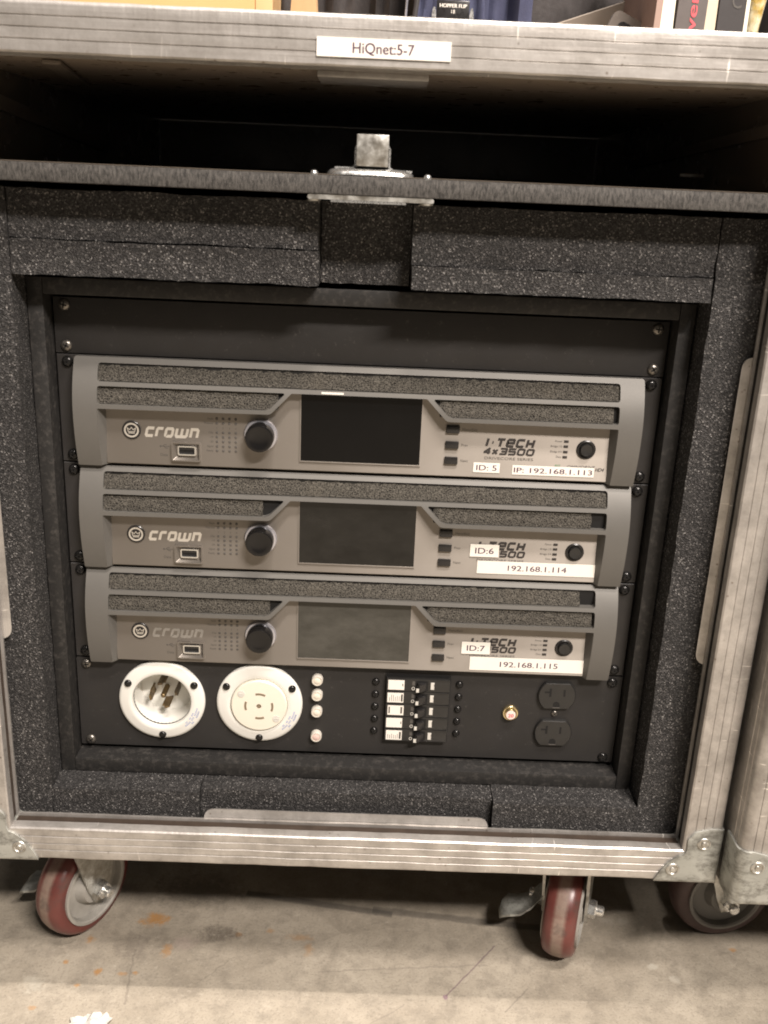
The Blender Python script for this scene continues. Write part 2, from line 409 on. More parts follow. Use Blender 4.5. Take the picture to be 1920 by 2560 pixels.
GLY = {  # (advance, strokes)
 'c': (1.0, [[(1, .95), (.2, .95), (.08, .8), (.08, .2), (.2, .05), (1, .05)]]),
 'r': (.85, [[(.08, 0), (.08, .8), (.2, .95), (.85, .95)]]),
 'o': (1.05, [[(.2, .05), (.08, .2), (.08, .8), (.2, .95), (.85, .95), (.97, .8), (.97, .2), (.85, .05), (.2, .05)]]),
 'w': (1.6, [[(.08, 1), (.08, .2), (.2, .05), (1.35, .05), (1.5, .2), (1.5, 1)], [(.79, .1), (.79, 1)]]),
 'n': (1.05, [[(.08, 0), (.08, .95), (.8, .95), (.95, .8), (.95, 0)]]),
 'I': (.35, [[(.12, 0), (.12, 1)]]), '.': (.4, [[(.08, .5), (.26, .5)]]),
 'T': (1.0, [[(0, .93), (1, .93)], [(.5, .9), (.5, 0)]]),
 'e': (1.0, [[(1, .07), (.2, .07), (.08, .2), (.08, .8), (.2, .93), (.85, .93), (.93, .85), (.93, .5), (.1, .5)]]),
 'C': (1.0, [[(1, .93), (.2, .93), (.08, .8), (.08, .2), (.2, .07), (1, .07)]]),
 'H': (1.0, [[(.1, 0), (.1, 1)], [(.9, 0), (.9, 1)], [(.1, .5), (.9, .5)]]),
 '4': (1.0, [[(.75, 0), (.75, 1)], [(.8, .95), (.1, .36)], [(0, .3), (1, .3)]]), 'x': (.8, [[(.05, .05), (.7, .75)], [(.05, .75), (.7, .05)]]),
 '3': (1.0, [[(0, .93), (.85, .93), (.93, .85), (.93, .15), (.85, .07), (0, .07)], [(.2, .5), (.9, .5)]]),
 '5': (1.0, [[(1, .93), (.08, .93), (.08, .53), (.85, .53), (.93, .45), (.93, .15), (.85, .07), (0, .07)]]),
 '0': (1.05, [[(.2, .07), (.08, .2), (.08, .8), (.2, .93), (.85, .93), (.97, .8), (.97, .2), (.85, .07), (.2, .07)]]),
}
def logotype(bm, s, x, z, y, width, h, wd=.2, gap=.22, shear=.22):
    tot = sum(GLY[ch][0] for ch in s)+gap*(len(s)-1); kx = width/tot; cx = 0
    for ch in s:
        adv, st = GLY[ch]
        for n_, pl in enumerate(st):
            mp = lambda q, cx=cx, n_=n_: (x+(cx+q[0])*kx+shear*h*q[1], y-.00002*n_, z+q[1]*h)
            stroke(bm, pl, wd, y, False, mp)
        cx += adv+gap
def screw_bm(bm, x, z, y, r=.0042, hgt=.0022, seg=18):
    """dome head with a cross recess, facing -y"""
    prof = [(r, 0), (r, -.0004), (r*.93, -hgt*.45), (r*.75, -hgt*.75), (r*.45, -hgt*.96), (r*.40, -hgt*.97)]
    lathe(bm, prof, 'y', seg, (x, y, z), cap=True)
def screw(x, z, y, parent, r=.0042, mat='screw_black', hgt=.0022, rot=None):
    bm = bmesh.new(); screw_bm(bm, 0, 0, 0, r, hgt)
    o = finish('screw', bm, mat, parent, 50); o.location = (x, y, z)
    bm = bmesh.new(); t = random.uniform(0, 1.5) if rot is None else rot; mx = Matrix.Rotation(t, 4, 'Y')
    for q in (0, math.pi/2):
        abox(bm, -r*.55, r*.55, -hgt-.00012, -hgt*.7, -r*.12, r*.12, 0, 1, mx @ Matrix.Rotation(q, 4, 'Y'))
    finish('cross_slot', bm, 'black_matte', o)
    return o
def jit(bm, amp, sc, seed=0):
    for v in bm.verts:
        q = v.co*sc+Vector((seed*3.1, seed*1.7, seed*.9)); v.co += Vector((noise.noise(q), noise.noise(q+Vector((9, 2, 4))), noise.noise(q+Vector((3, 7, 1)))))*amp
def foam_block(name, x0, x1, y0, y1, z0, z1, parent, seed=0, mat='foam', step=.007, amp=.0008):
    bm = bmesh.new(); nx, ny, nz = (max(1, int(d/step)) for d in (x1-x0, y1-y0, z1-z0))
    vd = {}
    def V(i, j, k):
        key = (i, j, k)
        if key not in vd: vd[key] = bm.verts.new((x0+(x1-x0)*i/nx, y0+(y1-y0)*j/ny, z0+(z1-z0)*k/nz))
        return vd[key]
    for i in range(nx):
        for k in range(nz):
            for j in (0, ny): bm.faces.new((V(i, j, k), V(i+1, j, k), V(i+1, j, k+1), V(i, j, k+1)))
    for i in range(nx):
        for j in range(ny):
            for k in (0, nz): bm.faces.new((V(i, j, k), V(i+1, j, k), V(i+1, j+1, k), V(i, j+1, k)))
    for j in range(ny):
        for k in range(nz):
            for i in (0, nx): bm.faces.new((V(i, j, k), V(i, j+1, k), V(i, j+1, k+1), V(i, j, k+1)))
    jit(bm, amp, 130, seed); jit(bm, amp*.8, 32, seed+5)
    return finish(name, bm, mat, parent, 60)

# ------------------------------------------------------------------ floor
FZ = -.205
bm = bmesh.new()
for p in ((-4, -5), (4, -5), (4, 3), (-4, 3)): bm.verts.new((p[0], p[1], 0))
bm.faces.new(bm.verts)
fl = finish('floor', bm, 'concrete'); fl.location = (0, 0, FZ); fl['kind'] = 'structure'

# ------------------------------------------------------------------ road case
FY = -.075                       # front plane of the aluminium frame
OX0, OX1, OZ0, OZ1 = -.2835, .2915, -.0378, .5645   # opening
EW = .031                        # rail width
case = thing('road_case', 'open black rack road case with worn aluminium rails and red casters, holding three amplifiers', 'road case', (0, 0, FZ))
def world(o): return (world(o.parent) @ o.matrix_parent_inverse @ o.matrix_basis) if o.parent else o.matrix_basis.copy()
def W(o, parent):                # parent a world-space mesh without moving it
    o.parent = parent; o.matrix_parent_inverse = world(parent).inverted(); return o
def rail_profile(rad=.003):
    g = .0007; p = []
    # a: away from the opening, b: depth behind the front plane
    p += [(.006, .022), (-.0008, .022), (-.0010, .0195), (.0045, .0193), (.0045, .0105), (-.0004, .0100), (-.0006, .0012), (.0006, .0)]
    for ga in (.0075, .0145, .0215):
        p += [(ga-.0007, 0), (ga-.0003, g), (ga+.0003, g), (ga+.0007, 0)]
    p += [(EW-rad+rad*math.sin(R(q)), rad-rad*math.cos(R(q))) for q in range(0, 91, 15)]
    p += [(EW, max(.009, rad+.0004))]
    p += [(EW, max(.0092, rad+.0006)), (EW-g, .0094), (EW-g, .010), (EW, .0104), (EW, .017), (EW-g, .0174), (EW-g, .018), (EW, .0184), (EW, .030), (.006, .030)]
    return p
def rail(side, x0, x1, z0, z1, fy, mat, parent, e0=True, e1=True, rad=.003):
    """one mitred length of extrusion along a side of the opening"""
    loops = []
    pr = rail_profile(rad)
    NS = 40
    for q in range(NS+1):
        t = q/NS; lp = []
        for a_, b_ in pr:
            wv = .00035*noise.noise(Vector((t*23+hash(side) % 7, a_*90, 3.3)))+.0002*noise.noise(Vector((t*60, a_*200, 1.3)))
            if side in 'tb':
                s0 = x0-(a_ if e0 else 0); s1 = x1+(a_ if e1 else 0)
                zz = z0-a_ if side == 'b' else z1+a_
                lp.append((s0+(s1-s0)*t, fy+b_+wv, zz+wv))
            else:
                s0 = z0-(a_ if e0 else 0); s1 = z1+(a_ if e1 else 0)
                xx = x0-a_ if side == 'l' else x1+a_
                lp.append((xx+wv, fy+b_+wv, s0+(s1-s0)*t))
        loops.append(lp)
    bm = bmesh.new(); loft(bm, loops)
    return W(finish('rail', bm, mat, None, 40), parent)
for s_, mt in (('t', 'rail_x'), ('b', 'rail_x'), ('l', 'rail_z'), ('r', 'rail_z')):
    rail(s_, OX0, OX1, OZ0, OZ1, FY, mt, case)
def wbox(name, *a_, **k): par = a_[-1]; return W(box(name, *a_[:-1], None, **k), par)
# added strips in the rails' closing groove: brown metal, shade painted black at right
G0, G1 = FY+.0112, FY+.0188
wbox('groove_tone_strip', OX0+.001, OX1-.001, G0, G1, OZ0-.0052, OZ0-.0012, 'channel_brown', case)
wbox('groove_tone_strip', OX0-.0052, OX0-.0012, G0, G1, OZ0, OZ1, 'channel_brown', case)
wbox('groove_tone_strip', OX1+.0012, OX1+.0052, G0, G1, OZ0, OZ1, 'black_matte', case)
# plywood walls of the case
DEPTH = .62
wbox('side_panel', OX0-.012, OX0-.004, FY+.0225, DEPTH, OZ0-.02, OZ1+.02, 'laminate', case)
wbox('side_panel', OX1+.004, OX1+.012, FY+.0225, DEPTH, OZ0-.02, OZ1+.02, 'laminate', case)
wbox('top_panel', OX0-.0035, OX1+.0035, FY+.0225, DEPTH, OZ1+.0, OZ1+.009, 'slot_roof', case)
wbox('bottom_panel', OX0-.0035, OX1+.0035, FY+.0225, DEPTH, OZ0-.026, OZ0-.017, 'laminate', case)
wbox('back_panel', OX0-.0035, OX1+.0035, DEPTH-.01, DEPTH-.002, OZ0-.0165, OZ1-.0005, 'laminate', case)
wbox('slot_shelf', OX0-.0035, OX1+.0035, .0605, DEPTH-.011, .4735, .4800, 'black_matte', case)
# diagonal braces under the top and a stop bar at the back of the door slot
def bar(name, p0, p1, wd, hg, mat, parent):
    p0, p1 = Vector(p0), Vector(p1); d = p1-p0; L = d.length
    mx = Matrix.Translation(p0) @ Matrix.Rotation(math.atan2(d.y, d.x), 4, 'Z')
    bm = bmesh.new(); abox(bm, 0, L, -wd/2, wd/2, -hg/2, hg/2, .0008, 1, mx)
    return W(finish(name, bm, mat, None, 35), parent)
bar('brace', (-.219, -.040, .5625), (-.246, .12, .5625), .013, .003, 'batten', case)
def side_track(x, y0, z0, y1, z1, hg, mat):
    bm = bmesh.new(); loft(bm, [[(x-.0015, y, z-hg/2), (x+.0015, y, z-hg/2), (x+.0015, y, z+hg/2), (x-.0015, y, z+hg/2)] for y, z in ((y0, z0), (y1, z1))])
    return W(finish('door_track', bm, mat, None), case)
side_track(OX0-.002, -.045, .546, .34, .519, .011, 'batten')
side_track(OX1+.002, -.045, .5425, .40, .527, .009, 'batten')
wbox('stop_bar', -.20, .205, .50, .515, .4985, .5065, 'panel_black', case, bev=.002)
wbox('door_guide', .268, .289, .115, .119, .5095, .5125, 'steel', case, bev=.001)
# latch keeper under the top rail
wbox('latch_keeper', -.0355, .0405, FY+.0235, -.004, .5595, .5640, 'rail_x', case, bev=.0008)
# inner rack box
BX, BT, BF = .2430, .0122, -.0195
RX0, RX1 = -BX, BX
for nm, x0, x1, z0, z1 in (('rack_wall', -BX-BT, -BX, -.0165, .4160), ('rack_wall', BX, BX+BT, -.0165, .4160), ('rack_floor', -BX, BX, -.0165, -.0035), ('rack_roof', -BX, BX, .4030, .4160)):
    wbox(nm, x0, x1, BF, .45, z0, z1, 'box_board', case, bev=.0012)
# black wood strips (rack rail) just behind the ears
for sx in (-1, 1):
    x0, x1 = sorted((sx*.2425, sx*.2225)); wbox('rack_strip', x0, x1, .0015, .0045, -.003, .4025, 'black_matte', case)
# shock foam round the rack box
def wfoam(*a_, seed=0): return W(foam_block('foam_block', *a_, None, seed), case)
wfoam(OX0-.003, -.2562, -.0455, .06, OZ0-.015, .4795, seed=1)
wfoam(.2570, OX1+.003, -.0450, .06, OZ0-.015, .4795, seed=2)
wfoam(-.2555, -.0330, -.0440, .05, .4455, .4795, seed=3)
wfoam(-.2550, -.0325, -.0465, .05, .4200, .4445, seed=4)
wfoam(.0350, .2558, -.0440, .05, .4375, .4795, seed=5)
wfoam(.0355, .2553, -.0470, .05, .4200, .4370, seed=6)
wfoam(-.0320, .0345, -.0230, .05, .4205, .4795, seed=7)
wfoam(-.2555, -.1280, -.0460, .05, OZ0-.015, -.0170, seed=8)
wfoam(-.1275, .1290, -.0395, .05, OZ0-.015, -.0172, seed=9)
wfoam(.1297, .2562, -.0480, .05, OZ0-.015, -.0160, seed=10)
# rounded aluminium guide tongues standing on the inner lip
def tongue(pts, mx, mat):
    bm = bmesh.new(); prism(bm, pts, 0, .0016)
    bmesh.ops.transform(bm, matrix=mx, verts=bm.verts)
    return W(finish('guide_plate', bm, mat, None, 40), case)
tp = round_poly([(-.123, -.010), (-.123, .0105), (.126, .0105), (.126, -.010)], [0, .0095, .0095, 0])
tongue(tp, Matrix.Translation((0, -.0525, OZ0-.0025)) @ Matrix.Rotation(R(-14), 4, 'X'), 'rail_x')
tr = round_poly([(.010, .128), (-.0105, .128), (-.0105, .382), (.010, .382)], [0, .0095, .0095, 0])
tongue(tr, Matrix.Translation((OX1+.0035, -.0525, 0)) @ Matrix.Rotation(R(-14), 4, 'Z'), 'rail_z')
tl = [(-x, z) for x, z in tr]
tongue(tl, Matrix.Translation((OX0-.0035, -.0525, 0)) @ Matrix.Rotation(R(14), 4, 'Z'), 'rail_z')
# pressed steel corners with rivets
def corner(cx, cz, sx, fy, parent, rad=.004):
    """cx,cz = outer corner of the frame; sx = +1 when the case lies to the left of it"""
    e = .0016
    raw = [(e, -e), (-.054, -e), (-.0500, .0085), (-.0435, .0190), (-.0350, .0265), (-.0300, .0285), (-.0285, .0330), (-.0290, .0435), (-.0230, .0510), (-.010, .0545), (e, .0540)]
    pts = round_poly(raw, [.004, .002, .006, .006, .004, .003, .003, .005, .006, .006, .001], 4)
    bm = bmesh.new(); loops = [[(cx+sx*x, fy+.028, cz+z) for x, z in pts]]
    for q in range(0, 91, 15):
        k_ = rad*(1-math.cos(R(q))); y = fy-.0018+rad*(1-math.sin(R(q)))
        loops.append([(cx+sx*min(x, e-k_), y, cz+max(z, -e-0+k_)) for x, z in pts])
    loft(bm, loops); bmesh.ops.remove_doubles(bm, verts=bm.verts, dist=1e-6)
    b = W(finish('corner_bracket', bm, 'bracket_steel', None, 35), parent)
    for dx, dz in ((-.0385, .0135), (-.0150, .0400)):
        bm = bmesh.new(); x, z = cx+sx*dx, cz+dz
        lathe(bm, [(.0060, 0), (.0060, -.0006), (.0054, -.0013), (.0047, -.0013), (.0040, -.0005), (.0026, -.0005), (.0020, -.0018), (.0008, -.0020)], 'y', 20, (x, fy-.0016, z))
        rv = finish('rivet', bm, 'steel', None, 40); W(rv, b)
corner(OX1+EW, OZ0-EW, 1, FY, case); corner(OX0-EW, OZ0-EW, -1, FY, case)
# printed tape on the top rail
tape = wbox('label_tape', -.0345, .0530, FY-.0011, FY-.0006, .5695, .5812, 'label_white', case)
bm = bmesh.new(); text(bm, 'HiQnet:5-7', -.0110, .5722, FY-.00125, .0064, .0400, 'l', 0, 0, .00012)
o = finish('lettering', bm, 'ink_purple', None); W(o, tape)

# ------------------------------------------------------------------ casters
def caster(x, y, ztop, ang, parent, pedal=None, hub='hub_grey', tyre='tyre_red'):
    """wheel centre at x,y; axle turned by ang; fork up to ztop"""
    Rw, Wd = .050, .032
    mx = Matrix.Translation((x, y, FZ+Rw)) @ Matrix.Rotation(ang, 4, 'Z')
    bm = bmesh.new()
    top = ztop-(FZ+Rw)
    for s in (-1, 1):                                    # fork cheeks: wide at the crown, narrow at the axle
        pts = [(-.006, -.013), (.010, -.011), (.015, .004), (.031, top-.010), (.033, top-.003), (-.035, top-.003), (-.034, top-.012), (-.013, .004)]
        xs = s*(Wd/2+.0045)
        lo = [[(xs-.0013, p[0], p[1]) for p in pts], [(xs+.0013, p[0], p[1]) for p in pts]]
        loft(bm, lo)
    abox(bm, -.0215, .0215, -.036, .034, top-.0055, top-.0025, .001, 1)
    lathe(bm, [(.026, top-.0024), (.027, top+.001), (.022, top+.004)], 'z', 28)
    abox(bm, -.045, .045, -.042, .042, top+.0042, top+.0075, .001, 1)
    fork = finish('caster', bm, 'steel', None, 35); fork.parent = parent
    fork.matrix_parent_inverse = parent.matrix_basis.inverted(); fork.matrix_basis = mx
    bm = bmesh.new()
    h = Wd/2
    prof = [(.037, -h+.001), (.043, -h+.0005), (.0470, -h+.003), (.0490, -h+.0075), (.0500, -h+.0125), (.0500, h-.0125), (.0490, h-.0075), (.0470, h-.003), (.043, h-.0005), (.037, h-.001)]
    lathe(bm, prof, 'x', 56, cap=False); finish('tyre', bm, tyre, fork, 40)
    bm = bmesh.new()
    half = [(.0376, h+.0012), (.0350, h+.0016), (.0335, h+.0004), (.0325, h-.006), (.021, h-.008), (.0195, h-.0075), (.0165, h-.001), (.0155, h+.0012), (.009, h+.0014)]
    prof = [(r_, -d) for r_, d in half[::-1]]+half
    lathe(bm, prof, 'x', 48); finish('wheel_hub', bm, hub, fork, 40)
    for s in (-1, 1):
        bm = bmesh.new()
        lathe(bm, [(.0085, s*(h+.0060)), (.0085, s*(h+.0118)), (.0075, s*(h+.0128))], 'x', 6)
        lathe(bm, [(.0048, s*(h+.0120)), (.0048, s*(h+.0190)), (.0036, s*(h+.0200))], 'x', 16)
        finish('axle_nut', bm, 'bright_steel', fork, 30)
    if pedal is not None:
        bm = bmesh.new()
        path = [(.012, .022, .008), (.024, .012, .009), (.034, -.002, .011), (.044, -.008, .014), (.054, -.009, .015), (.060, -.014, .011), (.063, -.020, .006)]
        lo = [[(-hw, py, pz-.001), (hw, py, pz-.001), (hw, py, pz+.0014), (-hw, py, pz+.0014)] for py, pz, hw in path]
        loft(bm, lo); bmesh.ops.transform(bm, matrix=Matrix.Rotation(pedal-ang, 4, 'Z'), verts=bm.verts)
        finish('brake_pedal', bm, 'bracket_steel', fork, 35)
    return fork
CT = OZ0-EW
caster(-.251, .004, CT, R(-29), case, R(84))
caster(.2155, -.004, CT, R(-20), case, R(86))

# ------------------------------------------------------------------ door slid into the slot, inside face up
DZ0, DZ1, DY = .4842, .4966, -.0700
door = thing('case_door',  'black case door slid into the slot above the rack, steel latch at its edge', 'door', (0, DY, DZ0))
door['kind'] = 'thing'
def wdoor(o): return W(o, door)
bm = bmesh.new(); abox(bm, OX0+.001, OX1-.001, DY, .46, DZ0, DZ1, .0014, 2); wdoor(finish('door_board', bm, 'door_edge', None, 35))
wdoor(box('door_lining', OX0+.006, OX1-.006, DY+.004, .455, DZ1+.0003, DZ1+.0008, 'laminate'))
bm = bmesh.new()
lo = []
for hw, hd, z in ((.0300, .030, DZ1+.0008), (.0298, .0298, DZ1+.0022), (.0280, .028, DZ1+.0042), (.0245, .0245, DZ1+.0052), (.020, .020, DZ1+.0055)):
    lo.append([(x+.003, y+DY+.0335, z) for x, y in rrect(-hw, hw, -hd, hd, min(.012, hw*.5), 6)])
loft(bm, lo); dish = wdoor(finish('latch_dish', bm, 'bright_steel', None, 50))
bm = bmesh.new()
prism(bm, rrect(-.0395, .0475, DZ0-.0034, DZ0-.0003, .0011, 2), DY+.001, DY+.06); wdoor(finish('latch_flange', bm, 'steel', None, 40))
bm = bmesh.new()
prism(bm, rrect(-.0235, .0285, DZ0-.0050, DZ0-.0036, .0006, 2), DY+.0006, DY+.05); wdoor(finish('latch_rim', bm, 'bright_steel', None, 40))
for x in (-.0355, .0425):
    bm = bmesh.new(); lathe(bm, [(.0027, DZ1), (.0027, DZ1+.0012), (.0020, DZ1+.0026), (.0008, DZ1+.0031)], 'z', 16, (x, DY+.005, 0)); wdoor(finish('screw', bm, 'bright_steel', None, 50))
    bm = bmesh.new(); lathe(bm, [(.0048, DZ0-.0036), (.0046, DZ0-.0046), (.002, DZ0-.0054)], 'z', 16, (x, DY+.006, 0)); wdoor(finish('rivet', bm, 'steel', None, 50))
# omega bracket and hook block
zb = DZ1+.0056
om = [(-.0220, zb), (-.0100, zb), (-.0078, zb+.0015), (-.0078, zb+.0130), (-.0068, zb+.0150), (.0148, zb+.0150), (.0160, zb+.0130), (.0160, zb+.0010), (.0185, zb-.0008), (.0320, zb-.0010)]
bm = bmesh.new(); mp0 = lambda q: (q[0], DY+.016, q[1])
n0 = len(bm.verts); stroke(bm, om, .0011, 0, False, mp0)
r = bmesh.ops.extrude_face_region(bm, geom=list(bm.faces)); bmesh.ops.translate(bm, vec=(0, .024, 0), verts=[v for v in r['geom'] if isinstance(v, bmesh.types.BMVert)])
wdoor(finish('latch_strap', bm, 'bright_steel', None, 40))
bm = bmesh.new(); abox(bm, -.0069, .0151, DY+.006, DY+.034, zb+.0012, zb+.0218, .0007, 2); wdoor(finish('latch_hook', bm, 'steel', None, 35))
bm = bmesh.new(); abox(bm, -.0060, .0140, DY+.015, DY+.032, zb-.0040, zb+.0010, .0005, 1); wdoor(finish('latch_cam', bm, 'dark_grey_plastic', None, 35))

# ------------------------------------------------------------------ rack gear
U = .04445
# blank panel 1U
bp = thing('blank_panel', 'plain black blank panel above the top amplifier', 'rack panel', (0, 0, 8*U))
box('panel_plate', -.2413, .2413, -.0025, .0, .0004, U-.0004, 'panel_black', bp, bev=.0006)
for x in (-.2325, .2325):
    for z in (.00635, U-.00635): screw(x, z, -.0027, bp, .0046, 'screw_steel', .0026)

# amplifier -------------------------------------------------------
AH = .0882
PT, PM, PB = .0075, .0200, .0125
def prot(z):
    t = min(1, max(0, z/AH)); zm = .52
    return PM-(PM-PT)*((t-zm)/(1-zm))**2 if t > zm else PM-(PM-PB)*((zm-t)/zm)**2
HW = .2255; IW = .2065
FP = .0100                        # control face in front of the ears
def bezel_mesh():
    outer = [(-HW, .0006), (-HW, AH), (HW, AH), (HW, .0006), (IW, .0006), (IW, .0492), (.0700, .0498), (.0535, .0668), (-.0535, .0668), (-.0700, .0498), (-IW, .0492), (-IW, .0006)]
    outer = round_poly(outer, [.001, .002, .002, .001, .0008, .0012, .006, .002, .002, .006, .0012, .0008], 4)
    s1 = rrect(-.2062, .2062, .0700, .0840, .0022, 3)
    s2l = round_poly([(-.2062, .0527), (-.2062, .0668), (-.0580, .0668), (-.0705, .0542), (-.0745, .0527)], [.0022, .0022, .0012, .004, .002], 4)
    s2r = [(-x, z) for x, z in s2l]
    bm = bmesh.new()
    for lp in (outer, s1, s2l, s2r):
        vs = [bm.verts.new((x, 0, z)) for x, z in lp]
        for i in range(len(vs)): bm.edges.new((vs[i], vs[(i+1) % len(vs)]))
    bmesh.ops.triangle_fill(bm, use_beauty=True, use_dissolve=False, edges=list(bm.edges))
    # remove any face that lies in a hole
    def inside(p, poly):
        c_ = False; j = len(poly)-1
        for i in range(len(poly)):
            if (poly[i][1] > p[1]) != (poly[j][1] > p[1]) and p[0] < (poly[j][0]-poly[i][0])*(p[1]-poly[i][1])/(poly[j][1]-poly[i][1])+poly[i][0]: c_ = not c_
            j = i
        return c_
    bad = []
    for f in bm.faces:
        q = f.calc_center_median(); q = (q.x, q.z)
        if not inside(q, outer) or any(inside(q, h) for h in (s1, s2l, s2r)): bad.append(f)
    bmesh.ops.delete(bm, geom=bad, context='FACES_ONLY')
    for k in range(1, 23):
        bmesh.ops.bisect_plane(bm, geom=list(bm.verts)+list(bm.edges)+list(bm.faces), plane_co=(0, 0, AH*k/23), plane_no=(0, 0, 1), dist=1e-7)
    bmesh.ops.recalc_face_normals(bm, faces=bm.faces)
    r = bmesh.ops.extrude_face_region(bm, geom=list(bm.faces))
    back = {v for v in r['geom'] if isinstance(v, bmesh.types.BMVert)}
    for v in bm.verts:
        if v in back:
            z = v.co.z
            v.co.y = -.0028 if z < .050 and abs(v.co.x) > .19 else -prot(z)+.0085
            if abs(abs(v.co.x)-IW) < .0004 and z < .049: v.co.x *= .1990/IW     # sloping inner cheek of the handles
            v.co.y = min(v.co.y, -.0028)
        else: v.co.y = -prot(v.co.z)
    return bm
def curved_slab(name, x0, x1, z0, z1, dep, mat, parent, seed, slant=0.0, slx=0):
    """filter foam that follows the bow of the bezel"""
    bm = bmesh.new(); nx = max(2, int((x1-x0)/.0035)); nz = 6; rows = []
    for k in range(nz+1):
        z = z0+(z1-z0)*k/nz
        rows.append([bm.verts.new((x0+(x1-x0)*i/nx, -prot(z)+dep+.0010*noise.noise(Vector((i*.9, k*1.1, seed))), z)) for i in range(nx+1)])
    for k in range(nz):
        for i in range(nx): bm.faces.new((rows[k][i], rows[k][i+1], rows[k+1][i+1], rows[k+1][i]))
    r = bmesh.ops.extrude_face_region(bm, geom=list(bm.faces)); bmesh.ops.translate(bm, vec=(0, .004, 0), verts=[v for v in r['geom'] if isinstance(v, bmesh.types.BMVert)])
    for v in bm.verts: v.co.x += .0012*noise.noise(Vector((v.co.z*400, seed, v.co.x*30)))
    return finish(name, bm, mat, parent, 70)
shared = {}
def part(key, builder, mat, parent, smooth=None, name=None):
    """a part built once and then shared between the three amplifiers"""
    if key not in shared:
        o = finish(name or key, builder(), mat, parent, smooth); shared[key] = o.data
    else:
        o = bpy.data.objects.new(name or key, shared[key]); C.objects.link(o); o.parent = parent
    return o
def B(fn):
    def g():
        bm = bmesh.new(); fn(bm); return bm
    return g
FYp = -FP
def face_plate(bm):
    abox(bm, -.2035, .2040, FYp, -.0030, .0022, .0675, .0006, 1)
def ledgrid(bm):
    for i in range(4):
        for j, z in enumerate((.0426, .0388, .0312, .0275, .0237, .0198, .0161)):
            x = -.1138+i*.00507
            lathe(bm, [(.00115, FYp), (.00105, FYp-.0003), (.0006, FYp-.0004)], 'y', 8, (x, 0, z))
def ledside(bm):
    for z in (.0354, .0312, .0267, .0224):
        abox(bm, .1662, .1698, FYp-.0004, FYp, z-.0009, z+.0009)
def printing(bm):
    y = FYp-.00012; sm = .0016
    for s, z in (('Fault', .0418), ('Thermal', .0380), ('Clip', .0304), ('-10', .0267), ('-20', .0229), ('Signal', .0190), ('Ready', .0153)): text(bm, s, -.1168, z, y, sm, None, 'r')
    for i in range(4): text(bm, str(i+1), -.1138+i*.00507, .0341, y, .0016, None, 'c')
    text(bm, 'Data', -.1596, .0100, y, .0022)
    for s, z in (('Menu/Exit', .0408), ('Prev', .0280), ('Next', .0149)): text(bm, s, .0835, z, y, .0021)
    for s, z in (('Power', .0346), ('Bridge 1/2', .0304), ('Bridge 3/4', .0259), ('Data', .0216)): text(bm, s, .1650, z, y, .0016, None, 'r')
    text(bm, 'DRIVECORE SERIES', .1030, .0180, y, .0022, .0395)
    # usb trident
    stroke(bm, [(-.1596, .0181), (-.1522, .0181)], .0004, y); stroke(bm, [(-.1578, .0181), (-.1562, .0195), (-.1545, .0195)], .0004, y-.00002); stroke(bm, [(-.1570, .0181), (-.1552, .0167), (-.1537, .0167)], .0004, y-.00004)
    lathe(bm, [(.0008, y-.00002), (.0007, y-.00006)], 'y', 10, (-.1594, 0, .0181))
def itech(bm):
    y = FYp-.00014
    logotype(bm, 'I.TeCH', .1030, .0290, y, .0385, .0064, .34, .34, .22)
    logotype(bm, '4x3500', .1015, .0224, y, .0405, .0052, .32, .30, .22)
def crown_word(bm): logotype(bm, 'crown', -.1715, .0262, FYp-.00014, .0420, .0070, .36, .36, .24)
def badge(bm): lathe(bm, [(.0076, FYp), (.0076, FYp-.0005), (.0072, FYp-.0008)], 'y', 36, (-.1822, 0, .0306))
def badge_mark(bm):
    y = FYp-.00095; cx, cz = -.1822, .0306
    stroke(bm, [(cx+.0053*math.cos(2*math.pi*k/32), cz+.0053*math.sin(2*math.pi*k/32)) for k in range(32)], .0014, y, True)
    stroke(bm, [(cx-.0026, cz-.0012), (cx-.0033, cz+.0018), (cx-.0014, cz+.0004), (cx, cz+.0022), (cx+.0014, cz+.0004), (cx+.0033, cz+.0018), (cx+.0026, cz-.0012)], .0006, y, True)
    stroke(bm, [(cx-.0026, cz-.0023), (cx+.0026, cz-.0023)], .0008, y)
def usb_frame(bm):
    o_ = rrect(-.1502, -.1268, .0068, .0226, .001, 3); i_ = rrect(-.1492, -.1278, .0078, .0216, .0006, 3); j_ = rrect(-.1464, -.1300, .0102, .0204, .0006, 3)
    loft(bm, [[(x, FYp+.0002, z) for x, z in o_], [(x, FYp-.0030, z) for x, z in o_], [(x, FYp-.0030, z) for x, z in i_], [(x, FYp-.0003, z) for x, z in j_]], True, False)
    f = [bm.verts.new((x, FYp-.0003, z)) for x, z in j_]; bm.faces.new(f)
def usb_shell(bm):
    o_ = rrect(-.1452, -.1306, .0116, .0194, .0012, 3); i_ = rrect(-.1442, -.1316, .0126, .0184, .0008, 3)
    loft(bm, [[(x, FYp-.0004, z) for x, z in o_], [(x, FYp-.0024, z) for x, z in o_], [(x, FYp-.0024, z) for x, z in i_], [(x, FYp-.0006, z) for x, z in i_]], True, False)
def usb_tongue(bm): abox(bm, -.1436, -.1322, FYp-.0018, FYp-.0010, .0160, .0180)
def usb_dark(bm): abox(bm, -.1442, -.1316, FYp-.0010, FYp-.0005, .0126, .0184)
def knob_ring(bm): lathe(bm, [(.0136, FYp), (.0136, FYp-.0012), (.0128, FYp-.0024), (.0112, FYp-.0026)], 'y', 44, (-.0785, 0, .0306))
def knob_cap(bm): lathe(bm, [(.0114, FYp-.0020), (.0113, FYp-.0120), (.0106, FYp-.0132), (.0096, FYp-.0134), (.0070, FYp-.0126), (.0030, FYp-.0122)], 'y', 44, (-.0785, 0, .0306))
